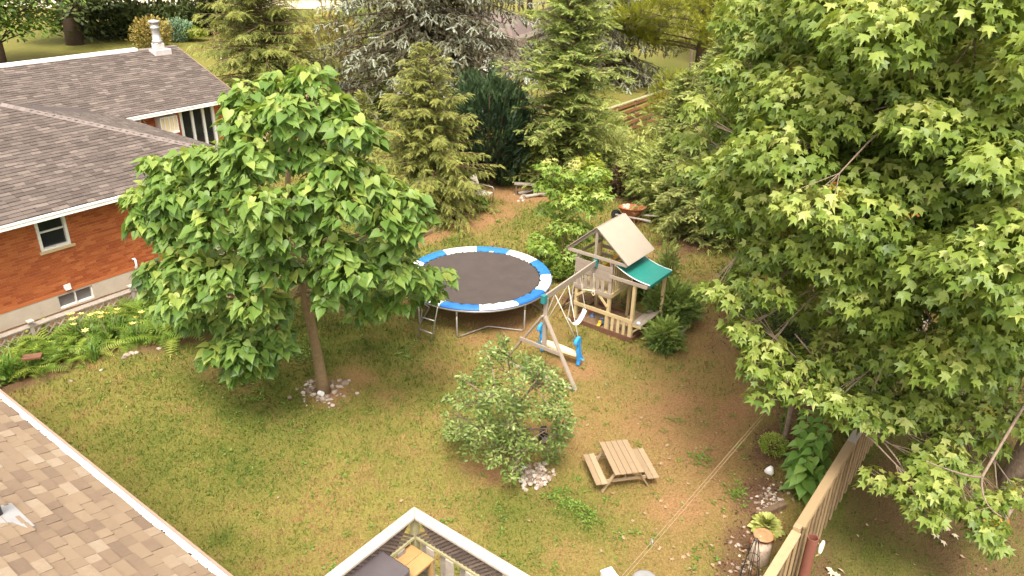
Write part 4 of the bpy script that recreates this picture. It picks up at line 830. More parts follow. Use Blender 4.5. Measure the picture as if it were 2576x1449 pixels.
def window_part(parent, name, y0, y1, z0, z1, x, depth=.09, fw=.07, mull=(), hbar=(), glass='glass', frame='white', sill=None, out=.025):
    w = MB()
    w.box((x - depth, y0, z0), (x + out, y0 + fw, z1)); w.box((x - depth, y1 - fw, z0), (x + out, y1, z1))
    w.box((x - depth, y0 + fw, z1 - fw), (x + out, y1 - fw, z1)); w.box((x - depth, y0 + fw, z0), (x + out, y1 - fw, z0 + fw * .9))
    win = w.build(name, M[frame], parent)
    g = MB(); g.box((x - depth * .85, y0 + fw * .8, z0 + fw * .7), (x - depth * .75, y1 - fw * .8, z1 - fw * .8)); g.build('pane', M[glass], win)
    for my in mull: q = MB(); q.box((x - depth * .7, my - fw * .45, z0 + fw * .9), (x + out * .4, my + fw * .45, z1 - fw)); q.build('mullion', M[frame], win)
    for hz in hbar: q = MB(); q.box((x - depth * .7, y0 + fw, hz - .02), (x - depth * .2, y1 - fw, hz + .02)); q.build('sash_bar', M[frame], win)
    return win
def bricks(parent, x, y0, y1, z0, z1, holes, quota, rows=None, bw=.205, bh=.068, gap=.010):
    """running bond, each brick 8 mm proud of the mortar"""
    lst = []; z = z0; r_ = 0
    while z + bh < z1 + .02:
        y = y0 - (bw / 2 if r_ % 2 else 0)
        while y < y1:
            a, b = max(y, y0), min(y + bw, y1); segs = [(a, b)]
            for h in holes:
                if h[2] < z + bh and h[3] > z:
                    ns = []
                    for p, q in segs:
                        if q <= h[0] or p >= h[1]: ns.append((p, q))
                        else:
                            if p < h[0]: ns.append((p, h[0]))
                            if q > h[1]: ns.append((h[1], q))
                    segs = ns
            for p, q in segs:
                if q - p > .03: lst.append((p, q, z))
            y += bw + gap
        z += bh + gap; r_ += 1
    PF = FR[parent.name]; C_ = np.array([PF @ Vector((x, (p + q) / 2, z)) for p, q, z in lst]); pr = proj(C_)
    vis = (pr[:, 0] > -5) & (pr[:, 0] < 360 + .35 * (pr[:, 1] - 450)) & (pr[:, 1] > 0) & (pr[:, 1] < 1449)
    sc = np.where(vis, 1, 0) * np.array([q - p for p, q, z in lst]) / pr[:, 2] ** 2; one = set(np.argsort(-sc)[:quota].tolist()) if quota else set()
    if 'brick' not in UNIT: UNIT['brick'] = MB().box((0, 0, 0), (1, 1, 1)).mesh('brick', M['brick'])
    vs, fs, tt = [], [], []; n = 0; B = np.array([(0, 0, 0), (1, 0, 0), (1, 1, 0), (0, 1, 0), (0, 0, 1), (1, 0, 1), (1, 1, 1), (0, 1, 1)], float)
    for i, (p, q, z) in enumerate(lst):
        pr_ = .010 + rng.uniform(-.002, .004)
        if i in one: link('brick', UNIT['brick'], parent, PF @ Matrix.Translation((x, p, z)) @ Matrix.Diagonal((pr_, q - p, bh, 1)))
        else:
            vs.append(B * np.array([pr_, q - p, bh]) + np.array([x, p, z])); fs += [(3 + n, 2 + n, 1 + n, 0 + n), (4 + n, 5 + n, 6 + n, 7 + n), (0 + n, 1 + n, 5 + n, 4 + n), (1 + n, 2 + n, 6 + n, 5 + n), (2 + n, 3 + n, 7 + n, 6 + n)]; n += 8; tt += [rng.random()] * 8
    if vs: link('brickwork', np_mesh('brickwork', np.concatenate(vs), np.array(fs), M['brick_joined'], tt), parent, kind='stuff')

# --- the neighbour's brick house; local x = e1 - (-20.85), local y = e2 - 8
HU, HV = -20.85, 8.0
house = thing('brick_house', 'orange-red brick house with mauve-brown shingle roofs and white gutters on the left', 'house', UV(HU, HV), YAW)
lu = lambda u: u - HU
def yz(x, y, u):
    v, h = onu(x, y, u); return v - HV, h
wy0, wz1 = yz(82, 553, HU); wy1, _ = yz(155, 535, HU); wy1b, wz0 = yz(178, 612, HU); wy1 = max(wy1, wy1b) ; wz1 = min(wz1 + .03, 2.74)
ay0, az1 = yz(145, 752, HU); ay1, az0 = yz(238, 748, HU); az0 = max(az0, .05); az1 = .43
BZ = .47
wh = (wy0, wy1, wz0, wz1); ah = (ay0, ay1, az0, az1)
w = MB(); holes_slab(w, -12, 5.0, BZ, 2.92, -.16, 0, [wh]); wall = w.build('brick_wall', M['mortar'], house)
bricks(wall, 0, -3.0, 5.0, BZ + .1, 2.85, [wh], 300)
w = MB(); w.box((-.02, -12, BZ), (.022, 5.0, BZ + .085)); w.build('base_course', M['brick'], house)
w = MB(); holes_slab(w, -12, 5.0, -.15, BZ, -.16, .012, [ah]); w.build('foundation', M['concrete'], house)
w = MB(); w.box((-.16, 4.98, -.1), (-8.5, 5.0, 2.9)); w.build('side_wall', M['mortar'], house)
window_part(house, 'window', wy0, wy1, wz0, wz1, 0, hbar=[(wz0 + wz1) / 2 + .03], out=.03)
w = MB(); w.box((-.05, wy0 - .06, wz0 - .075), (.07, wy1 + .09, wz0 - .003)); w.build('window_sill', M['sill'], house, bevel=.006)
window_part(house, 'basement_window', ay0, ay1, az0, az1, 0, fw=.03, mull=[(ay0 + ay1) / 2], glass='glass_grey', depth=.12, out=-.02)
vy, vz = yz(168, 722, HU); w = MB(); w.box((.012, vy - .09, vz - .03), (.07, vy + .09, vz + .09)); w.box((.012, vy - .075, vz - .06), (.1, vy + .075, vz - .03)); w.build('dryer_vent', M['white_plastic'], house, bevel=.008)
py, pz = yz(339, 672, HU); w = MB(); w.tube([(.0, py, pz), (.10, py, pz), (.13, py, pz + .05), (.13, py, pz + .24), (.10, py, pz + .29), (.06, py - .05, pz + .28)], .035, 8); w.build('exhaust_pipe', M['white_plastic'], house, smooth=True)
py, pz = yz(370, 660, HU); w = MB(); w.tube([(.0, py, pz), (.1, py, pz), (.14, py + .06, pz - .05)], .035, 8); w.build('exhaust_pipe', M['white_plastic'], house, smooth=True)
# roofs
PT = .365; TH = math.atan(PT); EU, EH = -20.2, 2.95; RW = 4.9; CV = 13.7
ex, cy = lu(EU), CV - HV
roof = MB()
rz_ = EH + PT * RW
roof.poly([(ex, -14, EH), (ex, cy, EH), (ex - RW, cy - RW, rz_), (ex - RW, -14, rz_)])
roof.poly([(ex, cy, EH), (ex - 2 * RW, cy, EH), (ex - RW, cy - RW, rz_)])
roof.poly([(ex - 2 * RW, cy, EH), (ex - 2 * RW, -14, EH), (ex - RW, -14, rz_), (ex - RW, cy - RW, rz_)])
roof_f = roof.build('front_roof', M['felt'], house)
PFm = np.array(FR[house.name]); W3 = lambda p: PFm[:3, :3] @ np.array(p, float) + PFm[:3, 3]; D3 = lambda d: PFm[:3, :3] @ np.array(d, float)
ct, st_ = math.cos(TH), math.sin(TH)
shingles(roof_f, W3((ex, 0, EH)), D3((0, 1, 0)), D3((-ct, 0, st_)), D3((st_, 0, ct)), lambda s: -4.0, lambda s: cy - s * ct, RW / ct, 'shingle', 'shingle_joined', 300)
shingles(roof_f, W3((0, cy, EH)), D3((-1, 0, 0)), D3((0, -ct, st_)), D3((0, st_, ct)), lambda s: -ex + s * ct, lambda s: -ex + 2 * RW - s * ct - 1.2, RW / ct, 'shingle', 'shingle_joined', 0)
a, b_ = np.array((ex + .02, cy + .02, EH)), np.array((ex - RW, cy - RW, rz_)); hd = (b_ - a) / np.linalg.norm(b_ - a); sdv = np.array((1, -1, 0)) / 2 ** .5
nc = int(np.linalg.norm(b_ - a) / .15)
capm = MB(); capm.add([(0, -.17, -.036), (0, 0, .026), (0, .17, -.036), (.19, -.17, -.042), (.19, 0, .018), (.19, .17, -.042), (0, -.17, -.05), (0, 0, .008), (0, .17, -.05)], [(0, 1, 4, 3), (1, 2, 5, 4), (0, 6, 7, 1), (1, 7, 8, 2)]); capm = capm.mesh('ridge_cap', M['ridge_cap'])
for k in range(nc):
    p = a + hd * (.15 * k) + np.array([0, 0, .02]); up = np.cross(sdv, hd); up = up if up[2] > 0 else -up
    link('ridge_cap', capm, roof_f, FR[house.name] @ rot_axis(hd, np.cross(up, hd), up, p))
def gutter(parent, p0, p1, mat='white', name='gutter'):
    g = MB(); g.box((p0[0] - .03, p0[1], p0[2] - .15), (p0[0] + .0, p1[1], p0[2] - .015)); g.box((p0[0] + .0, p0[1], p0[2] - .13), (p0[0] + .10, p1[1], p0[2] - .11)); g.box((p0[0] + .09, p0[1], p0[2] - .13), (p0[0] + .115, p1[1], p0[2] - .02)); g.box((p0[0] + .10, p0[1], p0[2] - .035), (p0[0] + .13, p1[1], p0[2] - .012)); return g.build(name, M[mat], parent)
gutter(house, (ex + .0, -14, EH), (0, cy, 0))
w = MB(); w.box((-.0, -14, EH - .16), (ex - .03, cy, EH - .145)); w.build('soffit', M['white'], house)
# rear wing
RU, RV1, RW2 = -28.0, 18.6, 4.2; rx = lu(RU); rv = RV1 - HV; wx = lu(-28.55)
wv1 = onu(578, 290, -28.55)[0] - HV
def ry(x, y): v, h = onu(x, y, -28.55); return v - HV, h
t0 = ry(449, 285)[0]; t1 = ry(537, 275)[0]; A0 = ry(270, 318)[0]; A1 = ry(356, 315)[0]; top = 2.80; bz = .95
rh = [(t0, t1, .75, top), (A0, A1, 1.5, top)]
w = MB(); holes_slab(w, -2, wv1, -.1, 2.92, wx - .16, wx, rh); wall2 = w.build('brick_wall', M['mortar'], house)
bricks(wall2, wx, 3.0, wv1, .0, 2.85, rh, 0)
w = MB(); w.box((wx - 8, wv1 - .02, -.1), (wx - .16, wv1, 2.9)); w.build('side_wall', M['mortar'], house)
window_part(house, 'window', t0, t1, .75, top, wx, mull=[t0 + (t1 - t0) * .36, t0 + (t1 - t0) * .68], fw=.11, out=.03)
window_part(house, 'window', A0, A1, 1.5, top, wx, mull=[A0 + (A1 - A0) * .45], fw=.1, out=.03)
c0, c1 = ry(388, 300)[0], ry(432, 295)[0]
w = MB(); w.box((wx + .01, c0, 2.0), (wx + .42, c1, 2.06)); w.box((wx + .01, c0, 2.62), (wx + .40, c1, 2.66)); w.box((wx + .01, c0, 2.06), (wx + .40, c0 + .04, 2.62)); w.box((wx + .01, c1 - .04, 2.06), (wx + .40, c1, 2.62))
for k in range(1, 4): q = c0 + (c1 - c0) * k / 4; w.box((wx + .38, q - .015, 2.06), (wx + .41, q + .015, 2.62))
ac = w.build('window_box', M['white'], house); w = MB(); w.box((wx + .02, c0 + .045, 2.065), (wx + .37, c1 - .045, 2.615)); w.build('louvre', M['cream_plastic'], ac)
w = MB(); w.tube([(wx + .05, c0 - .45, 2.6), (wx + .1, c0 - .25, 1.9), (wx + .1, c0 - .15, 1.5)], .012, 5); w.tube([(wx + .05, c0 - .45, 2.6), (wx + .3, c0 - .1, 1.75), (wx + .1, c0 - .15, 1.5)], .012, 5); w.build('plant_hanger', M['rope'], house)
rzz = EH + PT * RW2
r2 = MB(); r2.poly([(rx, -8, EH), (rx, rv, EH), (rx - RW2, rv, rzz), (rx - RW2, -8, rzz)]); r2.poly([(rx - 2 * RW2, -8, EH), (rx - 2 * RW2, rv, EH), (rx - RW2, rv, rzz), (rx - RW2, -8, rzz)]); r2.poly([(rx - .3, rv - .5, EH - .05), (rx - 2 * RW2 + .3, rv - .5, EH - .05), (rx - RW2, rv - .5, rzz - .1)])
roof_r = r2.build('rear_roof', M['felt'], house)
shingles(roof_r, W3((rx, 0, EH)), D3((0, 1, 0)), D3((-ct, 0, st_)), D3((st_, 0, ct)), lambda s: .5 if s > 1.2 else 1.8, lambda s: rv, RW2 / ct, 'shingle', 'shingle_joined', 0, wr=(.18, .4))
gutter(house, (rx, -2, EH), (0, rv, 0))
w = MB(); w.box((wx, -2, EH - .16), (rx - .03, rv, EH - .145)); w.build('soffit', M['white'], house)
w = MB(); w.add([(rx + .02, rv, EH - .13), (rx - RW2, rv, rzz - .13), (rx - RW2, rv, rzz + .01), (rx + .02, rv, EH + .01), (rx + .02, rv + .03, EH - .13), (rx - RW2, rv + .03, rzz - .13), (rx - RW2, rv + .03, rzz + .01), (rx + .02, rv + .03, EH + .01)], [(0, 1, 2, 3), (7, 6, 5, 4), (0, 4, 5, 1), (3, 2, 6, 7), (0, 3, 7, 4), (1, 5, 6, 2)]); w.build('rake_board', M['rim_brown'], house)
v345 = onu(345, 128, RU - RW2)[0] - HV
w = MB(); w.box((rx - RW2 - .22, -8, rzz - .06), (rx - RW2 + .06, v345, rzz + .10)); w.build('ridge_vent', M['white'], house)
w = MB(); w.box((rx - RW2 - .15, v345 + .02, rzz - .06), (rx - RW2 + .15, rv, rzz + .03)); w.build('ridge_cap_strip', M['ridge_cap'], house)
cv, ch = onu(398, 118, RU - RW2 + .25); ctop = onu(378, 50, RU - RW2 + .25)[1]; cyy = cv - HV; cx = rx - RW2 + .25
w = MB(); w.box((cx - .34, cyy - .38, rzz - .35), (cx + .34, cyy + .38, rzz + .02)); w.box((cx - .18, cyy - .19, rzz + .02), (cx + .18, cyy + .19, rzz + .26)); chim = w.build('chimney', M['chimney_base'], house, bevel=.02)
w = MB(); w.lathe([(.20, rzz + .26), (.21, rzz + .36), (.165, rzz + .38), (.16, ctop - .36), (.19, ctop - .34), (.19, ctop - .28), (.15, ctop - .26), (.15, ctop - .12), (.24, ctop - .10), (.22, ctop - .04), (.05, ctop)], 16, (cx, cyy, 0)); w.build('flue_pipe', M['chimney'], chim, smooth=True)

# --- the near house whose tan roof fills the lower left corner; local y = e2 - 3 (eave), x = e1 + 8
own = thing('near_house', 'near house with tan shingle roof filling the lower left corner', 'house', UV(-8, 3.0), YAW)
PFo = np.array(FR[own.name]); W3o = lambda p: PFo[:3, :3] @ np.array(p, float) + PFo[:3, 3]; D3o = lambda d: PFo[:3, :3] @ np.array(d, float)
OH = 3.5; PO_ = .33; th2 = math.atan(PO_); c2, s2 = math.cos(th2), math.sin(th2)
w = MB(); w.poly([(-14, 0, OH), (11, 0, OH), (11, -7, OH + 7 * PO_), (-14, -7, OH + 7 * PO_)]); w.poly([(-14, -14, OH), (11, -14, OH), (11, -7, OH + 7 * PO_), (-14, -7, OH + 7 * PO_)]); rf = w.build('roof', M['felt_tan'], own)
shingles(rf, W3o((0, 0, OH)), D3o((1, 0, 0)), D3o((0, -c2, s2)), D3o((0, s2, c2)), lambda s: -6.5, lambda s: 4.2, 3.6, 'tan_shingle', 'tan_joined', 300, exposure=.15, wr=(.13, .30), th=(.012, .028))
w = MB(); w.box((-13.5, -13.4, 0), (10.5, -.6, OH - .12)); w.build('wall', M['white'], own)
g = MB(); g.box((-14, .0, OH - .11), (11, .115, OH - .045)); gut = g.build('gutter', M['gutter_white'], own)
g = MB(); g.box((-14, .117, OH - .12), (11, .142, OH - .02)); g.build('gutter_rim', M['rim_brown'], own)
g = MB(); g.box((-14, -.03, OH - .16), (11, -.002, OH - .02)); g.build('fascia', M['white'], own)
db = MB()
for k in range(70):
    x = rng.choice([rng.uniform(-4.4, 2.4), rng.normal(1.0, .5), rng.normal(-2.3, .35)]); y = rng.uniform(.0, .04); r_ = rng.uniform(.008, .024)
    db.lathe([(.001, 0), (r_, .004), (r_ * .7, .012), (.001, .016)], 6, (x, y, OH - .046))
db.build('gutter_debris', M['litter'], own, kind='stuff')
# roof vent at the picture's left edge
d = ray(6, 1310); n_ = D3o((0, s2, c2)); o_ = W3o((0, 0, OH)); cpos = np.array([0, 0, CAM_H]); t = ((o_ - cpos) @ n_) / (d @ n_); vp = cpos + d * t
rv_ = thing('roof_vent', 'grey vent flange with black pipe at the left edge of the tan roof', 'vent', vp, YAW)
F_ = rot_axis(D3o((1, 0, 0)), D3o((0, -c2, s2)), n_, vp)
w = MB(); w.prism([(-.28, -.2), (.30, -.2), (.30, -.12), (.12, -.05), (.05, .1), (-.28, .1)], (1, 0, 0), (0, 1, 0), (0, 0, .025)); w.v = [tuple(FR[rv_.name].inverted() @ (F_ @ Vector(p))) for p in w.v]; w.build('flange', M['lid_grey'], rv_)
w = MB(); w.tube([(-.12, 0, 0), (-.12, 0, .35)], .055, 12); w.build('pipe', M['black'], rv_, smooth=False)

# --- house glimpsed behind the huge spruce
fb = aty(1225, 60, 56); fb = np.array([fb[0], 56, 0])
fh = thing('far_house', 'far bungalow with pinkish-brown roof glimpsed behind the huge blue spruce', 'house', fb, R(-20))
w = MB(); w.box((-4, -3, 0), (4, 3, 2.6)); w.build('wall', mat_plain('far_wall', (.20, .15, .12), (.16, .12, .1), 3, .9), fh)
tz = float(aty(1235, 25, 56)[2]); w = MB(); w.poly([(-4.4, -3.4, 2.5), (3.2, -3.4, 2.5), (1.6, 0, tz), (-4.4, 0, tz)]); w.poly([(3.2, -3.4, 2.5), (3.2, 3.4, 2.5), (1.6, 0, tz)]); w.poly([(-4.4, 3.4, 2.5), (3.2, 3.4, 2.5), (1.6, 0, tz), (-4.4, 0, tz)]); w.build('roof', mat_plain('far_roof', (.13, .095, .085), (.17, .125, .11), 4, .9), fh)
w = MB(); w.box((-2.2, -3.06, 1.0), (-1.0, -2.98, 2.1)); ww = w.build('window', M['white'], fh); w = MB(); w.box((-2.1, -3.09, 1.1), (-1.1, -3.065, 2.0)); w.build('pane', M['glass'], ww)
w = MB(); w.box((1.0, -3.06, 0), (1.9, -2.98, 2.05)); w.build('door', M['white'], fh)
wp = at(1291, 178); w = MB(); w.box((-.06, -.06, 0), (.06, .06, 1.5)); w.box((-.08, -.08, 1.5), (.08, .08, 1.56)); o = w.build('white_post', M['white'], None); o.location = V3(wp); tag(o, 'small white post on the lawn seen left of the tall cedar', 'post')
sp = at(556, 148); w = MB(); w.tube([(0, 0, 0), (.02, 0, 1.0)], .05, 6); o = w.build('white_stake', M['white'], None); o.location = V3(sp); tag(o, 'white stake beside the withered sapling on the far lawn', 'stake')

# ================================================================== FENCES AND DECK
# right-hand fence: local x = outward, local y = along e2, origin at the post
fence = thing('wooden_fence', 'wooden board fence along the right side with honey-coloured flat top rail', 'fence', UV(-1.93, 10.1), YAW)
FT = 1.47
def cap(y0, y1, mat, z=FT, w_=.15):
    w = MB(); w.box((-.06, y0, z - .04), (w_ - .06, y1, z)); w.build('top_rail', M[mat], fence, bevel=.004)
cap(-6, -.07, 'fence_new', FT - .03); cap(.07, 2.78, 'fence_new'); cap(2.80, 5.4, 'grey_wood', FT - .02); cap(5.42, 9, 'grey_wood', FT - .02)
for y in (-3.0, 0, 2.79, 5.41, 8.0): w = MB(); w.box((-.055, y - .055, -.1), (.055, y + .055, FT + (.03 if y == 0 else -.05))); w.build('post', M['fence_new' if y <= 0 else 'grey_wood'], fence, bevel=.004)
for y0, y1 in ((-6, -.06), (.06, 2.73), (2.85, 5.35), (5.47, 9)):
    for z in (.3, FT - .13): w = MB(); w.box((-.02, y0, z - .045), (.022, y1, z + .045)); w.build('rail', M['fence_board'], fence)
pm = MB(); pm.box((0, -.052, .03), (.026, .052, FT - .045)); pm = pm.mesh('picket', M['fence_board'], bevel=.003)
y = -5.9
while y < 8.9:
    kk = int(round((y + 5.9) / .155)); out = .024 + (.032 if kk % 2 else 0); link('picket', pm, fence, FR[fence.name] @ Matrix.Translation((out + rng.uniform(0, .004), y, rng.uniform(-.012, .006))) @ Matrix.Rotation(rng.normal(0, .006), 4, 'X')); link('picket', pm, fence, FR[fence.name] @ Matrix.Translation((-.052, y + .077, rng.uniform(-.012, .006)))); y += .155
w = MB()
for k in range(58): w.box((.092, .1 + k * .046, FT - .055), (.104, .124 + k * .046, FT - .012))
w.build('dentil_trim', M['fence_board'], fence, kind='stuff')

# far fence of horizontal boards, local y along e2
ff = thing('board_fence', 'far fence of reddish horizontal boards beside the lawn behind the cedars', 'fence', UV(-18.8, 30), YAW)
for y in np.arange(-6, 9.1, 1.85): w = MB(); w.box((-.05, y - .05, 0), (.05, y + .05, 1.5)); w.build('post', M['mossy_wood'], ff)
bmesh_b = MB(); bmesh_b.box((-.011, 0, -.07), (.011, 1.83, .07)); bme = bmesh_b.mesh('board', mat_plain('red_board', (.34, .15, .065), (.25, .105, .05), 5, .85, .2, rnd=.6)); bmo = bmesh_b.mesh('board', mat_plain('green_board', (.24, .20, .08), (.20, .15, .06), 5, .9, .2, rnd=.6))
for s in range(8):
    for k in range(9): link('board', bme if k % 2 == 0 else bmo, ff, FR[ff.name] @ Matrix.Translation((.062 if k % 2 == 0 else -.062, -6 + 1.85 * s, .14 + .155 * k)))
w = MB(); w.box((-.1, -6.1, 1.5), (.1, 9, 1.54)); w.build('cap_rail', M['mossy_wood'], ff)

# lattice fence in front of the brick house
LU = -19.75
lt = thing('lattice_fence', 'low weathered lattice fence with capped posts along the fern bed', 'fence', UV(LU, 8), YAW)
p1v, p1h = onu(74, 806, LU); p2v, p2h = onu(329, 718, LU); rh_ = onu(0, 850, LU)[1]; rh2 = onu(180, 790, LU)[1]; RH = (rh_ + rh2) / 2 + .04
for v in (p1v, p2v, p1v - (p2v - p1v), 2 * p2v - p1v): 
    w = MB(); w.box((-.045, v - 8 - .045, -.1), (.045, v - 8 + .045, RH + .12)); po = w.build('post', M['grey_wood'], lt); w = MB(); w.box((-.075, v - 8 - .075, RH + .12), (.075, v - 8 + .075, RH + .155)); w.build('post_cap', M['pale_wood'], po)
w = MB(); w.box((-.16, -8, RH - .03), (.045, 6, RH)); w.build('top_rail', M['grey_wood'], lt)
w = MB(); w.box((-.03, -8, RH - .46), (.03, 6, RH - .40)); w.build('bottom_rail', M['brown_board'], lt)
w = MB(); w.box((-.02, -8, -.05), (.0, 6, RH - .5)); w.build('base_board', M['brown_board'], lt)
z0, z1 = RH - .40, RH - .03; hgt = z1 - z0
lm1 = MB(); lm1.beam((0, 0, 0), (0, hgt, hgt), .008, .035, (1, 0, 0)); 
lm1 = MB(); lm1.hexa([(-.004, -.026, 0), (.004, -.026, 0), (.004, .026, 0), (-.004, .026, 0)], [(-.004, hgt - .026, hgt), (.004, hgt - .026, hgt), (.004, hgt + .026, hgt), (-.004, hgt + .026, hgt)]); lm1 = lm1.mesh('lath', M['pale_wood'])
lm2 = MB(); lm2.hexa([(-.004, hgt - .026, 0), (.004, hgt - .026, 0), (.004, hgt + .026, 0), (-.004, hgt + .026, 0)], [(-.004, -.022, hgt), (.004, -.022, hgt), (.004, .022, hgt), (-.004, .022, hgt)]); lm2 = lm2.mesh('lath', M['pale_wood'])
for k in range(32):
    y = -3.2 + k * .20
    link('lath', lm1, lt, FR[lt.name] @ Matrix.Translation((.012, y, z0))); link('lath', lm2, lt, FR[lt.name] @ Matrix.Translation((.002, y, z0)))

# deck corner: local x along e1, y along e2, origin under the railing corner
dk = thing('wooden_deck', 'weathered wooden deck with pale flat railing top in the bottom centre', 'deck', UV(-5.66, 5.52), YAW)
DT, DF = 2.9, 1.85; LX, LY = 4.2, -3.0; cw = .15
w = MB(); w.prism([(-.075, .075), (-.075 + .0, LY), (.075, LY), (.075, -.075)], (1, 0, 0), (0, 1, 0), (0, 0, .04)); w.v = [(a, b, c + DT - .04) for a, b, c in w.v]; w.build('rail_cap', M['pale_wood'], dk, bevel=.004)
w = MB(); w.prism([(-.073, .077), (.077, -.073), (LX, -.073), (LX, .077)], (1, 0, 0), (0, 1, 0), (0, 0, .04)); w.v = [(a, b, c + DT - .04) for a, b, c in w.v]; w.build('rail_cap', M['pale_wood'], dk, bevel=.004)
for x, y in ((0, 0), (1.55, 0), (3.1, 0), (0, -1.5), (0, -2.9)): w = MB(); w.box((x - .044, y - .044, .0), (x + .044, y + .044, DT - .045)); w.build('post', M['mossy_wood' if x == 0 else 'grey_wood'], dk)
MR = 2.52
w = MB(); w.box((.05, -.042, MR - .03), (LX, .042, MR + .005)); w.build('mid_rail', M['mossy_wood'], dk); w = MB(); w.box((-.042, LY, MR - .03), (.042, -.05, MR + .005)); w.build('mid_rail', M['mossy_wood'], dk)
w = MB(); w.box((.05, -.03, DF + .06), (LX, .03, DF + .14)); w.build('bottom_rail', M['grey_wood'], dk); w = MB(); w.box((-.03, LY, DF + .06), (.03, -.05, DF + .14)); w.build('bottom_rail', M['grey_wood'], dk)
M['dark_lath'] = mat_plain('dark_lattice', (.16, .115, .095), (.09, .065, .055), 12, .9, .3, 40, rnd=.5)
hh = DT - .045 - MR - .005
a1 = MB(); a1.hexa([(-.02, -.006, 0), (.02, -.006, 0), (.02, .006, 0), (-.02, .006, 0)], [(hh - .02, -.006, hh), (hh + .02, -.006, hh), (hh + .02, .006, hh), (hh - .02, .006, hh)]); a1 = a1.mesh('lath', M['dark_lath'])
a2 = MB(); a2.hexa([(hh - .02, -.006, 0), (hh + .02, -.006, 0), (hh + .02, .006, 0), (hh - .02, .006, 0)], [(-.02, -.006, hh), (.02, -.006, hh), (.02, .006, hh), (-.02, .006, hh)]); a2 = a2.mesh('lath', M['dark_lath'])
for k in range(58):
    x = .05 + k * .068
    if x + hh < LX: link('lath', a1, dk, FR[dk.name] @ Matrix.Translation((x, -.012, MR + .005))); link('lath', a2, dk, FR[dk.name] @ Matrix.Translation((x, .004, MR + .005)))
    y = -.05 - k * .068
    if y - hh > LY: RM = FR[dk.name] @ Matrix.Translation((0, y, MR + .005)) @ Matrix.Rotation(R(-90), 4, 'Z'); link('lath', a1, dk, RM @ Matrix.Translation((0, .012, 0))); link('lath', a2, dk, RM @ Matrix.Translation((0, -.004, 0)))
bd = MB(); bd.box((-.068, -.012, DF + .02), (.068, .012, MR - .031)); bd = bd.mesh('board', M['grey_wood'], bevel=.003)
k = 0
for x in np.arange(.14, LX, .17): link('board', bd, dk, FR[dk.name] @ Matrix.Translation((x, -.043 if k % 2 else .044, 0))); k += 1
for y in np.arange(-.14, LY, -.17): link('board', bd, dk, FR[dk.name] @ Matrix.Translation((.043 if k % 2 else -.044, y, 0)) @ Matrix.Rotation(R(90), 4, 'Z')); k += 1
fl = MB(); fl.box((-.04, 0, -.035), (LX, .135, 0)); fl = fl.mesh('floor_plank', M['mossy_wood'], bevel=.003)
for k in range(20): link('floor_plank', fl, dk, FR[dk.name] @ Matrix.Translation((0, -.11 - .142 * k - .02, DF)))
w = MB(); w.box((-.03, LY, DF - .24), (LX, .03, DF - .04)); w.build('joist_frame', M['mossy_wood'], dk)

# grill and wooden shelf on the deck
gp = [at(x, y, 2.72) for x, y in ((946, 1391), (1005, 1437), (888, 1430))]; gc = (gp[1] + gp[2]) / 2; gc[2] = DF
gr = thing('covered_grill', 'dark charcoal barbecue with flat closed lid on the deck', 'barbecue', gc, YAW)
w = MB(); w.box((-.30, -.34, .55), (.30, .30, .86)); w.build('lid', M['grill'], gr, bevel=.035)
w = MB(); w.box((-.28, -.32, .30), (.28, .28, .548)); w.build('firebox', M['black'], gr, bevel=.01)
for x in (-.25, .25):
    for y in (-.28, .24): w = MB(); w.box((x - .02, y - .02, 0), (x + .02, y + .02, .30)); w.build('leg', M['black'], gr)
w = MB(); w.tube([(-.2, .30, .68), (-.2, .36, .68), (.2, .36, .68), (.2, .30, .68)], .012, 8); w.build('handle', M['black'], gr)
sc_ = at(1028, 1415, 2.42); sc_[2] = DF
st = thing('wooden_side_table', 'small orange-tan wooden table of two planks in the deck corner', 'table', sc_, YAW)
for k in (-1, 1): w = MB(); w.box((-.21 if k < 0 else .003, -.38, .52), (-.003 if k < 0 else .21, .26, .56)); w.build('plank', M['shelf_wood'], st, bevel=.004)
for x in (-.18, .18):
    for y in (-.33, .22): w = MB(); w.box((x - .025, y - .025, 0), (x + .025, y + .025, .519)); w.build('leg', M['shelf_wood'], st)

# ================================================================== TRAMPOLINE
tc = np.array([-.95, 19.38, 0]); tp_ = thing('trampoline', 'round black trampoline with blue and white edge pads on the lawn', 'trampoline', tc)
TR, TH_ = 2.0, .90
ring = lambda r, z, n=72: [(r * math.cos(2 * math.pi * k / n), r * math.sin(2 * math.pi * k / n), z) for k in range(n)]
w = MB(); w.tube(ring(TR + .012, TH_ - .062), .034, 8, closed=True); w.build('frame', M['steel'], tp_, smooth=True)
w = MB(); n = 72; RM_ = 1.70
vs = [(0, 0, TH_ - .035)] + [(RM_ * r * math.cos(2 * math.pi * k / n), RM_ * r * math.sin(2 * math.pi * k / n), TH_ - .035 + .02 * r ** 2) for r in (.5, .85, 1) for k in range(n)]
fs = [(0, 1 + k, 1 + (k + 1) % n) for k in range(n)] + [(1 + q * n + k, 1 + (q + 1) * n + k, 1 + (q + 1) * n + (k + 1) % n, 1 + q * n + (k + 1) % n) for q in (0, 1) for k in range(n)]
w.add(vs, fs); w.build('jumping_mat', M['mat_black'], tp_, smooth=True)
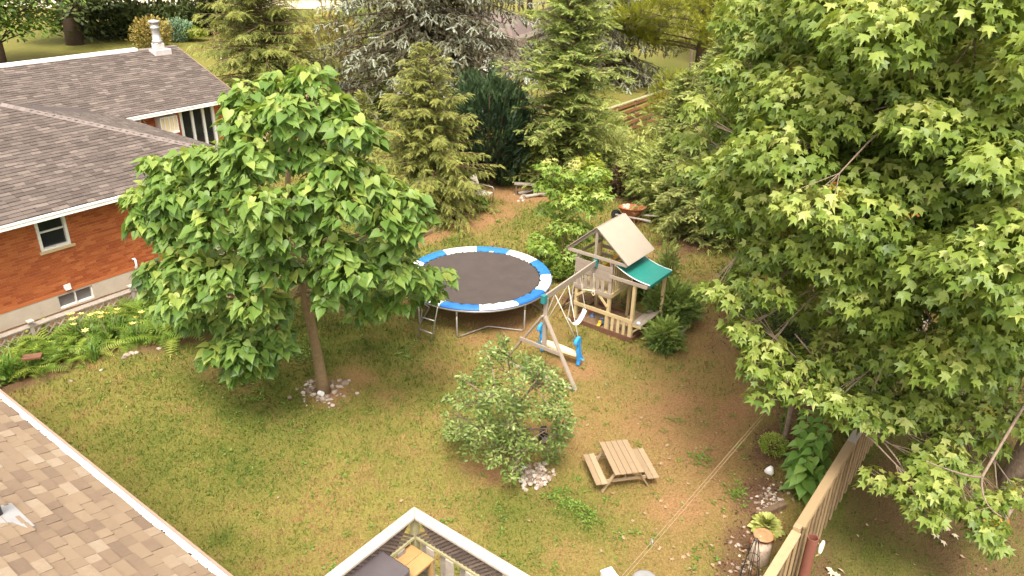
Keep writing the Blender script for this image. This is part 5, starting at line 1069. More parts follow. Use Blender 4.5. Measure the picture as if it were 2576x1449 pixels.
for s in range(12):
    a0 = 94 + 30 * s; w = MB(); nn = 10; vs = []; sag = rng.uniform(0, .03, nn + 1)
    for k in range(nn + 1):
        a = R(a0 + 30 * k / nn); wob = .014 * math.sin(k * 1.9 + s) + rng.normal(0, .004)
        for r, z in ((TR + .035, TH_ - .01), (TR + .01, TH_ + .03), (1.88, TH_ + .035 - sag[k] * .3), (1.73 + wob, TH_ + .010 - sag[k]), (1.73 + wob, TH_ - .012 - sag[k]), (1.9, TH_ + .012)):
            vs.append((r * math.cos(a), r * math.sin(a), z))
    fs = []
    for k in range(nn):
        for j in range(5): fs.append((k * 6 + j, (k + 1) * 6 + j, (k + 1) * 6 + j + 1, k * 6 + j + 1))
        fs.append((k * 6 + 5, (k + 1) * 6 + 5, (k + 1) * 6, k * 6))
    fs += [tuple(range(5, -1, -1)), tuple(nn * 6 + j for j in range(6))]
    w.add(vs, fs); w.build('edge_pad', M['pad_white' if s % 2 == 0 else 'pad_blue'], tp_, smooth=False)
w = MB(); w.tube(ring(TR + .040, TH_ - .018), .010, 6, closed=True); w.build('pad_skirt', M['navy'], tp_)
w = MB()
for k in range(60):
    a = R(6 * k); b1 = R(6 * k + 1.6); w.poly([(1.68 * math.cos(a), 1.68 * math.sin(a), TH_ - .005), (1.76 * math.cos(b1), 1.76 * math.sin(b1), TH_ - .01), (1.76 * math.cos(2 * a - b1), 1.76 * math.sin(2 * a - b1), TH_ - .01)])
    w.tube([(1.70 * math.cos(a), 1.70 * math.sin(a), TH_ - .02), (1.97 * math.cos(a), 1.97 * math.sin(a), TH_ - .03)], .009, 5)
w.build('springs', M['black'], tp_, kind='stuff')
for ca in (-76, 14, 104, 194):
    a, b = R(ca - 27), R(ca + 27); P_ = lambda an, r, z: np.array([r * math.cos(an), r * math.sin(an), z])
    mid = P_(R(ca), 1.36, .05); e0, e1_ = P_(a, 1.97, .03), P_(b, 1.97, .03)
    pts = [P_(a, 1.98, TH_ - .05), P_(a, 1.975, .14), P_(a, 1.97, .07), e0 * .93 + mid * .07, mid * .96 + e0 * .04, mid * .96 + e1_ * .04, e1_ * .93 + mid * .07, P_(b, 1.97, .07), P_(b, 1.975, .14), P_(b, 1.98, TH_ - .05)]
    w = MB(); w.tube(pts, .021, 8); lg = w.build('leg', M['steel'], tp_, smooth=True)
    for an in (a, b): w = MB(); w.tube([P_(an, 1.98, TH_ - .24), P_(an, 1.98, TH_ - .06)], .027, 8); w.build('leg_socket', M['steel'], lg, smooth=True)
w = MB(); w.box((.25, 1.66, TH_ + .003), (.38, 1.72, TH_ + .006)); w.build('tag', M['white_plastic'], tp_)
l0, l1 = at(1052, 852), at(1084, 864); t0_, t1_ = at(1064, 764, .93), at(1101, 773, .93)
la = thing('trampoline_ladder', 'silver two-rung ladder hooked on the trampoline edge', 'ladder', (l0 + l1) / 2)
for p, q in ((l0, t0_), (l1, t1_)):
    w = MB(); w.tube([p, p * .05 + q * .95, q, q + (tc + np.array([0, 0, q[2]]) - q) * .03], .017, 8); w.build('side_rail', M['steel'], la, smooth=True, world=True)
for k in (.27, .62): w = MB(); w.tube([l0 * (1 - k) + t0_ * k, l1 * (1 - k) + t1_ * k], .02, 8); w.build('rung', M['steel'], la, smooth=True, world=True)

# ================================================================== PLAYHOUSE AND SWINGS ; local x = e1, y = e2, origin front right post
fo = np.array([3.09, 17.54, 0]); pf = thing('playhouse', 'wooden playhouse with tan peaked roof and green canopy over a sandbox', 'playhouse', fo, YAW)
def bar(name, p0, p1, w_, h_, mat, up=(0, 0, 1), parent=None, lab=None):
    q = MB(); q.beam(p0, p1, w_, h_, up); return q.build(name, M[mat], parent or pf, bevel=.004)
D_ = 1.08
for x, y, z1, mt in ((-1.70, 0, 1.06, 'cream_wood'), (-.70, 0, 1.06, 'cream_wood'), (0, 0, 1.62, 'cream_wood'), (-1.70, D_, 2.0, 'cream_wood'), (-.70, D_, 2.0, 'cream_wood'), (.28, D_, 1.70, 'cream_wood')):
    bar('post', (x, y, -.05), (x, y, z1), .085, .085, mt, (0, 1, 0))
for x in (-1.70, -.70): bar('upper_post', (x, -.005, 1.065), (x, -.005, 2.02), .085, .07, 'taupe', (0, 1, 0))
bar('floor_beam', (-1.76, -.055, 1.10), (-.64, -.055, 1.10), .03, .11, 'taupe'); bar('floor_beam', (-.645, -.03, 1.09), (-.645, D_, 1.09), .03, .13, 'cream_wood'); bar('floor_beam', (-1.755, -.03, 1.09), (-1.755, D_, 1.09), .03, .13, 'cream_wood')
for k in range(9): bar('floor_board', (-1.72, .05 + k * .12, 1.11), (-.68, .05 + k * .12, 1.11), .11, .022, 'cream_wood')
for k, z in enumerate((1.56, 1.695, 1.83)): bar('wall_board', (-1.76, -.055, z), (-.64, -.055, z), .024, .128, 'taupe')
for x in (-1.60, -1.42, -1.24, -1.06, -.90): bar('slat', (x, -.048, 1.158), (x, -.048, 1.50), .095, .018, 'taupe', (0, 1, 0))
for k in range(8): bar('side_slat', (-.655, .1 + k * .125, 1.16), (-.655, .1 + k * .125, 1.95), .02, .10, 'cream_wood', (0, 1, 0))
for z in (1.62, 1.86): bar('back_board', (-1.7, D_ + .05, z), (-.7, D_ + .05, z), .02, .10, 'taupe')
# brackets and braces
bar('brace', (-1.68, -.045, .80), (-1.42, -.045, 1.02), .03, .07, 'cream_wood'); bar('brace', (-.98, -.045, 1.02), (-.72, -.045, .76), .03, .07, 'cream_wood')
bar('cross_beam', (-1.70, -.03, 1.02), (-.70, -.03, 1.02), .028, .05, 'cream_wood')
bar('mid_rail', (-1.74, -.058, .575), (.04, -.058, .575), .028, .11, 'cream_wood')
for x in (-.72, -.53, -.36, -.19, -.02): bar('lower_slat', (x, -.052, .03), (x, -.052, .518), .085, .018, 'cream_wood', (0, 1, 0))
# peaked roof
RX, RZ, y0, y1 = -1.15, 2.88, -.14, 1.24
for sgn, xe, ze, lab in ((1, -.18, 2.11, None), (-1, -2.02, 2.11, None)):
    n_ = np.array([-(ze - RZ) * sgn, 0, abs(xe - RX)]); n_ /= np.linalg.norm(n_); q = MB()
    a, b = np.array([RX + .01 * sgn, y0, RZ]), np.array([xe, y0, ze]); q.hexa([a, b, b + n_ * .022, a + n_ * .022], [p + np.array([0, y1 - y0, 0]) for p in (a, b, b + n_ * .022, a + n_ * .022)])
    q.build('roof_panel', mat_plain('roof_panel_tan', (.385, .325, .26), (.35, .295, .235), 3, .65, .05) if sgn > 0 else M['taupe'], pf)
for y in (y0 + .05, y1 - .06):
    bar('gable_beam', (-1.99, y, 2.085), (-.23, y, 2.085), .03, .085, 'taupe'); bar('king_post', (RX - .02, y + .032, 1.78), (RX - .02, y + .032, 2.84), .075, .03, 'taupe', (0, 1, 0))
    bar('rafter', (RX, y + .03, RZ - .05), (-1.97, y + .03, 2.09), .03, .06, 'taupe'); bar('rafter', (RX, y + .03, RZ - .05), (-.23, y + .03, 2.09), .03, .06, 'taupe')
bar('collar_tie', (-1.6, y1 - .03, 2.42), (-.68, y1 - .03, 2.42), .025, .08, 'taupe')
bar('ridge_pole', (RX, y0 + .02, RZ - .035), (RX, y1 - .02, RZ - .035), .035, .06, 'taupe')
for x in (-1.7, -.7): bar('top_plate', (x, -.1, 2.03), (x, y1 - .1, 2.03), .035, .07, 'taupe')
# canopy
q = MB(); nn = 8; vs = []; fs = []
for i in range(nn + 1):
    t = i / nn; x = -.60 + 1.02 * t; z = 1.99 - .27 * t - .07 * math.sin(math.pi * t)
    vs += [(x, -.02, z), (x, D_ + .06, z), (x, -.02, z + .012), (x, D_ + .06, z + .012)]
for i in range(nn):
    a, b = 4 * i, 4 * i + 4; fs += [(a + 2, b + 2, b + 3, a + 3), (a, a + 1, b + 1, b), (a, b, b + 2, a + 2), (a + 1, a + 3, b + 3, b + 1)]
q.add(vs, fs); x, z = .42, 1.72; q.hexa([(x, -.02, z - .07), (x + .012, -.02, z - .07), (x + .012, D_ + .06, z - .07), (x, D_ + .06, z - .07)], [(x, -.02, z + .012), (x + .012, -.02, z + .012), (x + .012, D_ + .06, z + .012), (x, D_ + .06, z + .012)])
cn = q.build('canopy', M['canopy'], pf)
for y in (-.03, D_ + .07):
    q = MB(); q.tube([(-.60 + 1.02 * i / nn, y, 1.995 - .27 * i / nn - .07 * math.sin(math.pi * i / nn)) for i in range(nn + 1)], .014, 6); q.build('canopy_trim', M['white_plastic'], cn)
bar('canopy_rail', (-.72, -.062, 1.655), (.36, -.062, 1.655), .028, .10, 'taupe'); bar('canopy_rail', (-.70, D_ + .06, 1.655), (.36, D_ + .06, 1.655), .028, .09, 'taupe'); bar('canopy_support', (.36, -.04, 1.655), (.36, D_ + .04, 1.655), .03, .07, 'taupe')
# counter, bench, sandbox
for k in range(2): bar('counter_board', (.07 + .15 * k, -.03, .52), (.07 + .15 * k, D_ + .02, .52), .145, .022, 'taupe')
bar('counter_apron', (.03, -.02, .47), (.30, -.02, .47), .02, .07, 'cream_wood'); bar('counter_brace', (0, .04, .22), (.26, .04, .48), .03, .05, 'cream_wood'); bar('counter_brace', (.02, D_ - .1, .22), (.26, D_ - .1, .48), .03, .05, 'cream_wood')
for k in range(3): bar('bench_plank', (-.38 + .13 * k, .12, .30), (-.38 + .13 * k, D_ - .05, .30), .12, .025, 'cedar_wood')
for y in (.2, D_ - .12): bar('bench_leg', (-.24, y, 0), (-.24, y, .285), .3, .03, 'cedar_wood', (0, 1, 0))
for a, b in (((-1.78, -.085, .06), (.06, -.085, .06)), ((.075, -.07, .06), (.075, D_ + .05, .06)), ((-1.79, -.07, .06), (-1.79, D_ + .05, .06)), ((-1.78, D_ + .06, .06), (.06, D_ + .06, .06))): bar('sandbox_board', a, b, .03, .16, 'brown_board')
q = MB(); gxs = np.linspace(-1.77, .05, 28); gys = np.linspace(-.065, D_ + .04, 18); vs = [(x, y, .065 + .05 * (fbm(np.array([x * 3 + 7]), np.array([y * 3 + 3]), .9, 77)[0] - .5)) for y in gys for x in gxs]
q.add(vs, [(j * 28 + i, j * 28 + i + 1, (j + 1) * 28 + i + 1, (j + 1) * 28 + i) for j in range(17) for i in range(27)]); q.build('sand', M['sand'], pf, smooth=True)
# slide behind, climbing ladder at the left
q = MB(); q.box((-1.28, D_ + .0, 1.13), (-.82, D_ + .03, 1.75)); q.box((-1.28, D_ - .45, 1.125), (-1.25, D_, 1.6)); q.box((-.85, D_ - .45, 1.125), (-.82, D_, 1.6)); q.build('slide_gate', M['yellow_plastic'], pf, bevel=.008)
q = MB(); pr_ = []
for i in range(9):
    t = i / 8; y = D_ + .05 + 1.75 * t; z = 1.1 * (1 - t) ** 1.15 + .12; pr_.append((y, z))
vs = []; fs = []
for y, z in pr_: vs += [(-1.30, y, z + .14), (-1.26, y, z + .02), (-.84, y, z + .02), (-.80, y, z + .14), (-.80, y, z), (-1.30, y, z)]
for i in range(8):
    for j in range(6): fs.append((i * 6 + j, i * 6 + (j + 1) % 6, (i + 1) * 6 + (j + 1) % 6, (i + 1) * 6 + j))
q.add(vs, fs); q.build('slide', M['slide_green'], pf)
for y in (.25, .85): bar('climbing_rail', (-1.80, y, 1.05), (-2.35, y, .0), .10, .03, 'brown_board')
for k in range(5): t = (k + .6) / 5.2; bar('climbing_rung', (-1.80 - .55 * t, .2, 1.05 - 1.05 * t), (-1.80 - .55 * t, .9, 1.05 - 1.05 * t), .035, .06, 'cedar_wood')
bar('cross_handle', (-1.3, .3, 1.35), (-1.1, .3, 1.5), .02, .02, 'black')

# swing frame (beam bolted to the playhouse, A-frame at the near end)
AX, AY, AH = -.80, -2.80, 2.06
q = MB(); q.beam((-1.13, .0, 1.93), (AX, AY - .1, AH + .02), .045, .15); q.build('swing_beam', M['taupe'], pf, bevel=.005)
for p in ((-1.13, -.09, 1.93), (AX, AY - .06, AH + .02)): q = MB(); q.box((p[0] - .055, p[1] - .06, p[2] - .12), (p[0] + .055, p[1] + .06, p[2] + .085)); q.build('bracket', M['teal'], pf, bevel=.004)
bar('frame_leg', (AX + .03, AY - .03, 1.62), (.21, AY - .06, -.02), .045, .10, 'taupe', (0, 1, 0)); bar('frame_leg', (AX - .03, AY - .03, 1.62), (-1.93, AY - .06, -.02), .045, .10, 'taupe', (0, 1, 0))
bar('frame_post', (AX, AY + .03, AH + .0), (AX, AY + .03, .80), .10, .06, 'taupe', (0, 1, 0))
bar('frame_tie', (-1.42, AY - .10, .83), (-.27, AY - .10, .83), .03, .10, 'taupe'); bar('ground_tie', (-1.9, AY - .08, .03), (.22, AY - .08, .03), .08, .03, 'taupe')
# glider with two blue animal ends, a slung white seat, a small trapeze : each hangs from the beam
def beamz(y): t = (y - 0) / (AY - .1); return np.array([-1.13 + (AX + 1.13) * t, y, 1.93 + (AH + .02 - 1.93) * t - .08])
WP = lambda p: np.array(FR[pf.name] @ V3(p))
gy = -1.95; go = WP((-.90, gy, 0)); gl = thing('glider_swing', 'cream glider swing with blue animal-shaped ends hanging from the swing beam', 'swing', go, YAW)
q = MB(); nn = 6; vs = []
for i in range(nn + 1): t = i / nn; x = -.52 + 1.04 * t; wd_ = .07 + .05 * math.sin(math.pi * t); vs += [(x, -wd_, .30), (x, wd_, .30), (x, wd_, .37), (x, -wd_, .37)]
fs = [(i * 4 + j, i * 4 + (j + 1) % 4, i * 4 + 4 + (j + 1) % 4, i * 4 + 4 + j) for i in range(nn) for j in range(4)] + [(3, 2, 1, 0), (nn * 4, nn * 4 + 1, nn * 4 + 2, nn * 4 + 3)]
q.add(vs, fs); q.build('seat_board', M['cream_plastic'], gl, bevel=.012)
horse = [(-.15, .80), (-.04, .86), (.03, .84), (.06, .74), (.05, .62), (.09, .50), (.10, .38), (.15, .28), (.20, .22), (.19, .12), (.14, .13), (.13, .20), (.08, .20), (.10, .08), (.05, .02), (-.01, .04), (.0, .16), (-.03, .30), (-.06, .44), (-.05, .58), (-.08, .66), (-.16, .66), (-.19, .72)]
for s in (1, -1):
    q = MB(); q.prism(horse, (0, 1, 0), (0, 0, 1), (.085 * s, 0, 0)); q.v = [(a + .50 * s, b, c) for a, b, c in q.v]; hb = q.build('animal_end', M['blue_plastic'], gl, bevel=.018)
    q = MB(); q.tube([(.54 * s, -.02, .70), (.38 * s, -.02, .70)], .016, 8); q.tube([(.54 * s, .05, .22), (.70 * s, .05, .22)], .018, 8); q.build('handle_bar', M['blue_plastic'], hb, smooth=True)
Mi = FR[gl.name].inverted()
for yy in (gy - .38, gy + .30):
    b0 = np.array(Mi @ V3(WP(beamz(yy))))
    for s in (1, -1): q = MB(); q.tube([b0, (.54 * s, -.02 + .03 * (1 if yy > gy else -1), .70)], .012, 6); q.build('hanger_rod', M['chain'], gl, smooth=True)
so = WP((-.98, -1.12, 0)); ss = thing('sling_swing', 'white sling swing seat hanging twisted on chains beside the glider', 'swing', so, YAW + R(70))
q = MB(); vs = []; nn = 8
for i in range(nn + 1): t = i / nn - .5; vs += [(t * .52, -.075, .62 + 1.1 * t * t + .10 * t), (t * .52, .075, .62 + 1.1 * t * t + .10 * t), (t * .52, .075, .645 + 1.1 * t * t + .10 * t), (t * .52, -.075, .645 + 1.1 * t * t + .10 * t)]
q.add(vs, [(i * 4 + j, i * 4 + (j + 1) % 4, i * 4 + 4 + (j + 1) % 4, i * 4 + 4 + j) for i in range(nn) for j in range(4)] + [(3, 2, 1, 0), (nn * 4, nn * 4 + 1, nn * 4 + 2, nn * 4 + 3)]); q.build('sling_seat', M['white_plastic'], ss, smooth=True)
Mi = FR[ss.name].inverted()
for s, yy in ((1, -1.0), (-1, -1.3)): q = MB(); q.tube([np.array(Mi @ V3(WP(beamz(yy)))), (.27 * s, 0, .92 + .05 * s)], .010, 6); q.build('chain', M['chain'], ss)
to = WP((-1.05, -.50, 0)); tz_ = thing('trapeze', 'small cream trapeze bar hanging from the beam near the playhouse wall', 'trapeze', to, YAW)
q = MB(); q.tube([(-.2, 0, 1.28), (.2, 0, 1.36)], .018, 8); q.build('bar', M['cream_plastic'], tz_, smooth=True)
for s in (-1, 1):
    q = MB(); q.tube([(.16 * s, 0, 1.32 + .04 * s), (.19 * s, .02, 1.24), (.13 * s, .03, 1.20), (.10 * s, 0, 1.27), (.16 * s, 0, 1.32 + .04 * s)], .013, 6); q.build('ring', M['cream_plastic'], tz_, smooth=True)
    q = MB(); q.tube([(.17 * s, 0, 1.34), (.17 * s - .05, .0, 1.84)], .009, 6); q.build('chain', M['chain'], tz_)
ch = WP((-1.72, -.14, 0)); cc = thing('hanging_chain', 'loose metal chain hanging down in front of the left playhouse post', 'chain', ch, YAW)
q = MB(); q.tube([(0, 0, 1.5), (-.02, 0, 1.0), (0, 0, .35)], .012, 6); q.build('chain', M['steel'], cc)
# toys in the sand
def lathe_thing(name, label, cat, p, prof, mat, n=18):
    q = MB(); q.lathe(prof, n); o = q.build(name, M[mat], None, smooth=True); o.location = V3(p); return tag(o, label, cat)
sp_ = lambda x, y: at(1247.7 + x / 3, 523.2 + y / 3, .07)
rb = thing('sand_funnel_toy', 'red bowl-topped sand toy with dark base in the sandbox', 'toy', sp_(725, 820))
q = MB(); q.lathe([(.05, .16), (.11, .22), (.115, .235), (.10, .235), (.045, .175)], 18); q.build('bowl', M['red_plastic'], rb, smooth=True); q = MB(); q.lathe([(.08, 0), (.085, .03), (.03, .06), (.04, .158)], 12); q.build('base', M['toy_blue'], rb, smooth=True)
for (x, y, m1, m2, lab) in ((800, 870, 'toy_blue', 'black', 'grey-blue toy truck lying in the sandbox'), (860, 885, 'toy_blue', 'black', 'small dark blue toy behind the middle post in the sandbox'), (778, 890, 'yellow_plastic', 'black', 'yellow toy digger in the sandbox')):
    t_ = thing('toy_truck', lab, 'toy', sp_(x, y), rng.uniform(0, 3)); q = MB(); q.box((-.10, -.045, .03), (.10, .045, .07)); q.box((.02, -.04, .071), (.09, .04, .13)); q.build('body', M[m1], t_, bevel=.008)
    for a in (-.06, .06):
        for b in (-.05, .05): q = MB(); q.tube([(a, b - .012, .03), (a, b + .012, .03)], .03, 10); q.build('wheel', M[m2], t_)
o = lathe_thing('white_jar_lid', 'small white round lid lying on the taupe counter', 'lid', WP((.16, .08, .533)), [(.001, .0), (.05, 0), (.05, .02), (.04, .03), (.001, .03)], 'white_plastic')

# ================================================================== PICNIC TABLE
pc = at(1563, 1148, .5); pc[2] = 0; dir_ = math.atan2(-.98, .205)
pt = thing('picnic_table', "child's weathered wooden picnic table on the worn lawn", 'picnic table', pc, dir_)
for k in range(5): q = MB(); q.box((-.505, -.29 + .117 * k, .478), (.505, -.29 + .117 * k + .110, .5)); q.build('top_plank', M['cedar_wood'], pt, bevel=.004)
for s in (1, -1):
    for k in range(2): a = .40 + .118 * k; q = MB(); q.box((-.46, min(s * a, s * (a + .112)), .255), (.46, max(s * a, s * (a + .112)), .277)); q.build('seat_plank', M['cedar_wood'], pt, bevel=.004)
for x in (-.36, .36):
    for s in (1, -1): q = MB(); q.beam((x, .20 * s, .47), (x, .47 * s, .0), .028, .062, (1, 0, 0)); q.build('leg', M['cedar_wood'], pt, bevel=.003)
    q = MB(); q.box((x - .04, -.60, .19), (x - .016, .60, .252)); q.build('seat_bearer', M['cedar_wood'], pt); q = MB(); q.box((x - .04, -.26, .42), (x - .016, .26, .475)); q.build('top_bearer', M['cedar_wood'], pt)
for s in (1, -1): q = MB(); q.beam((.33 * s, 0, .21), (.10 * s, 0, .455), .05, .03, (0, 1, 0)); q.build('brace', M['cedar_wood'], pt)

# ================================================================== STONES
SM = []
for k in range(6):
    bm = bmesh.new(); bmesh.ops.create_icosphere(bm, subdivisions=2, radius=1.0); s_ = k * 17.3
    for v_ in bm.verts:
        c_ = v_.co; f = 1 + .18 * math.sin(c_.x * 2.3 + s_) + .14 * math.sin(c_.y * 3.1 + s_ * 2) + .1 * math.sin(c_.z * 4 + s_ * 3); v_.co = Vector((c_.x * f, c_.y * f * (.72 + .05 * k), c_.z * f * .62))
    me = bpy.data.meshes.new('stone'); bm.to_mesh(me); bm.free(); me.materials.append(M['stone']); me.polygons.foreach_set('use_smooth', np.ones(len(me.polygons), bool)); SM.append(me)
def stone(parent, p, s): p = np.array(p) - np.array([0, 0, .004 + .10 * s]); s = s * 1.0; link('stone', SM[rng.integers(6)], parent, Matrix.Translation(V3(p)) @ Matrix.Rotation(rng.uniform(0, 6.28), 4, 'Z') @ Matrix.Rotation(rng.normal(0, .25), 4, 'X') @ Matrix.Scale(s, 4))
sr = thing('stone_ring', 'loose ring of pale fieldstones around the foot of the heart-leaved tree', 'stones', cb)
for k in range(64):
    a = rng.uniform(0, 6.28); r_ = rng.uniform(.22, .52) if k < 50 else rng.uniform(.5, .75); p = cb + np.array([r_ * math.cos(a) * 1.05, r_ * math.sin(a), .02]); stone(sr, p, rng.uniform(.022, .068))
for x, y, s in ((775, 983, .10), (790, 975, .09), (762, 986, .06), (842, 985, .08), (822, 998, .085), (868, 962, .09), (838, 962, .06), (852, 972, .07), (800, 1000, .07), (812, 1003, .07)): stone(sr, at(x, y, .03), s)
q = MB(); q.tube([at(803, 988, .10), at(811, 991, .12)], .055, 14); o = q.build('drain_pipe_end', M['white_plastic'], None); tag(o, 'short white drain pipe end among the stones at the heart-leaved tree', 'pipe')
sp2 = thing('stone_pile', 'heap of rounded grey and pink stones beside the small apple tree', 'stones', at(1345, 1200))
k = 0
while k < 130:
    x, y = rng.normal(1345, 26), rng.normal(1197, 18); 
    if ((x - 1345) / 54) ** 2 + ((y - 1197) / 40) ** 2 > 1: continue
    k += 1; s = rng.uniform(.026, .066); zz = .015 + .09 * max(0, 1 - ((x - 1345) / 54) ** 2 - ((y - 1195) / 40) ** 2) * rng.uniform(.2, 1); stone(sp2, at(x, y, zz), s)
sp3 = thing('stone_patch', 'scatter of pale pebbles and stones in the mulch by the big-leaved plant', 'stones', at(1935, 1255))
for k in range(75): stone(sp3, at(rng.normal(1932, 22), rng.normal(1252, 17), .015), rng.uniform(.014, .042))
sp4 = thing('stone_patch', 'sparse pale stones in the mulch around the rusty milk can', 'stones', at(1880, 1400))
for k in range(40): stone(sp4, at(rng.normal(1878, 22), rng.normal(1405, 28), .012), rng.uniform(.012, .045))
sp5 = thing('stone_patch', 'few white stones on the bare earth by the driftwood', 'stones', at(1318, 497))
for k in range(26): stone(sp5, at(rng.normal(1318, 12), rng.normal(497, 5), .02), rng.uniform(.03, .075))
sp6 = thing('edging_stones', 'pale stones edging the front of the fern bed', 'stones', at(300, 905))
for x, y, s in ((322, 892, .10), (332, 888, .09), (310, 899, .08), (345, 886, .07), (255, 930, .05), (180, 958, .05), (440, 868, .07), (400, 876, .06)): stone(sp6, at(x, y, .03), s)
wr_ = MB(); bm = bmesh.new(); bmesh.ops.create_icosphere(bm, subdivisions=2, radius=.11)
for v_ in bm.verts: v_.co = Vector((v_.co.x * .8, v_.co.y * .7, v_.co.z * (1.1 if v_.co.z > 0 else .6))) * (1 + .15 * math.sin(v_.co.x * 40) + .1 * math.sin(v_.co.y * 55))
me = bpy.data.meshes.new('white_rock'); bm.to_mesh(me); bm.free(); me.materials.append(M['white']); o = link('white_rock', me); o.location = V3(at(1936, 1186, .05)); tag(o, 'single pointed white rock on the mulch left of the big-leaved plant', 'rock')

# ================================================================== RIGHT-HAND BED
def timber(name, label, p0, p1, w_, h_, mat='timber', cat='timber'):
    q = MB(); q.beam(p0, p1, w_, h_); o = q.build(name, M[mat], None, bevel=.01); return tag(o, label, cat)
timber('landscape_timber', 'short old landscape timber between the variegated plant and the fence', at(1905, 1298, .06), at(1975, 1268, .06), .12, .12)
timber('edging_timber', 'grey timber edging the bed left of the path under the feathery hemlock', at(1012, 612, .06), at(1112, 570, .06), .14, .12, 'timber')
timber('edging_timber', 'old split log curving beside the cedar bush at the counter', at(1700, 868, .06), at(1722, 820, .06), .13, .12, 'grey_wood'); timber('edging_timber', 'second split log piece leading up from the cedar bush', at(1724, 818, .06), at(1708, 782, .06), .12, .11, 'grey_wood')
def big_plant(label, base, stems, me, mat, size, n=26, name='leafy_plant', cat='plant'):
    t_ = thing(name, label, cat, base); st_m = MB(); PO, XX, ZZ, SC = [], [], [], []
    for (dx, dy, h) in stems:
        top = base + np.array([dx, dy, h]); st_m.tube([base + np.array([dx * .5, dy * .5, 0]), top], [.014, .006], 6)
        for k in range(n):
            z = h * (.12 + .9 * (k + .5) / n); a = k * 2.4 + rng.normal(0, .3); d = np.array([math.cos(a), math.sin(a), 0]); s = size * (1.15 - .6 * k / n) * rng.uniform(.8, 1.15)
            PO.append(base + np.array([dx * (.5 + .5 * z / h), dy * (.5 + .5 * z / h), z]) + d * s * .25); XX.append(d + np.array([0, 0, rng.uniform(-.65, -.1)])); ZZ.append(d * .5 + np.array([0, 0, 1]) + rng.normal(0, .15, 3)); SC.append(s)
    st_m.build('stem', M['mossy_wood'], t_, world=True); leaf_parts('leaf', unit_leaf('leaf', me, M[mat]), t_, np.array(PO), np.array(XX), np.array(ZZ), np.array(SC)); return t_
b = at(2030, 1235); big_plant('tall light green plant with very large soft leaves inside the fence', b, [(-.05, .0, 1.3), (.25, .25, 1.3), (-.28, -.25, .95), (.12, -.3, .8), (.3, .6, 1.25), (-.2, .4, 1.2), (.05, .8, 1.3)], CAT_L, 'bigleaf', .33, 26)
b = at(1925, 1335); t_ = thing('hosta_plant', 'pale yellow-green hosta rosette above the rusty milk can', 'plant', b); PO, XX, ZZ, SC = [], [], [], []
for k in range(120):
    a = k * 2.4; q = (k + .5) / 120; d = np.array([math.cos(a), math.sin(a), 0]); PO.append(b + d * (.03 + .10 * q) + np.array([0, 0, .20 * (1 - q) + .05])); XX.append(d * (.35 + .8 * q) + np.array([0, 0, 1.0 - .85 * q])); ZZ.append(np.array([0, 0, 1.]) - d * .6); SC.append(rng.uniform(.13, .20) * (.75 + .4 * q))
leaf_parts('leaf', unit_leaf('leaf', BIG, M['hosta']), t_, np.array(PO), np.array(XX), np.array(ZZ), np.array(SC) )
shrub('boxwood_shrub', 'small round bright green boxwood beside the big-leaved plant', at(1942, 1142), .27, .27, .46, 1300, ELL, 'box', .05, tint0=.45, lump=.08, zmin=-.7, tw=.5)
for x, y, lab in ((1968, 1090, 'narrow upright leafy stem at the edge of the mulch'), (2005, 1098, 'second narrow upright leafy stem closer to the fence')):
    b = at(x, y); t_ = thing('upright_plant', lab, 'plant', b); q = MB(); q.tube([b, b + np.array([0, 0, .62])], [.008, .004], 5); q.build('stem', M['mossy_wood'], t_, world=True); n = 150; zz = rng.uniform(.05, .64, n); a = rng.uniform(0, 6.28, n)
    link('foliage', leaf_mesh('foliage', ELL, b + np.stack([0 * a, 0 * a, zz], 1), np.stack([np.cos(a), np.sin(a), .5 + 0 * a], 1), rng.normal(0, .3, (n, 3)) + np.array([0, 0, 1]), rng.uniform(.06, .11, n), rng.uniform(.3, .8, n), M['far_mid'], b), t_, kind='stuff')
mc = at(1908, 1408); mk_ = thing('milk_can', 'old rusty white milk can standing in the mulch by the fence', 'milk can', mc)
q = MB(); q.lathe([(.16, 0), (.17, .02), (.168, .33), (.16, .38), (.12, .44), (.105, .46)], 24); q.build('body', M['rust_pale'], mk_, smooth=True)
q = MB(); q.lathe([(.10, .46), (.105, .50), (.12, .52)], 24); q.build('neck', M['rust'], mk_, smooth=True); q = MB(); q.lathe([(.12, .52), (.165, .54), (.17, .565), (.15, .575), (.12, .56), (.09, .575), (.001, .58)], 24); q.build('lid', M['rust_lid'], mk_, smooth=True)
for s in (-1, 1): q = MB(); q.tube([(.16 * s, 0, .36), (.21 * s, 0, .40), (.20 * s, 0, .46), (.13 * s, 0, .44)], .012, 6); q.build('handle', M['rust'], mk_, smooth=True)
ob = at(1880, 1470); tr2 = thing('wire_obelisk', 'black wire plant support tapering to a ring in front of the milk can', 'plant support', ob)
for k in range(6): a = k * 1.047; q = MB(); q.tube([(.17 * math.cos(a), .17 * math.sin(a), 0), (.12 * math.cos(a), .12 * math.sin(a), .5), (.035 * math.cos(a), .035 * math.sin(a), .98)], .006, 5); q.build('wire', M['black'], tr2)
for z, r_ in ((.98, .04), (.6, .105), (.3, .15)): q = MB(); q.tube([(r_ * math.cos(i * .52), r_ * math.sin(i * .52), z) for i in range(12)], .006, 5, closed=True); q.build('hoop', M['black'], tr2)
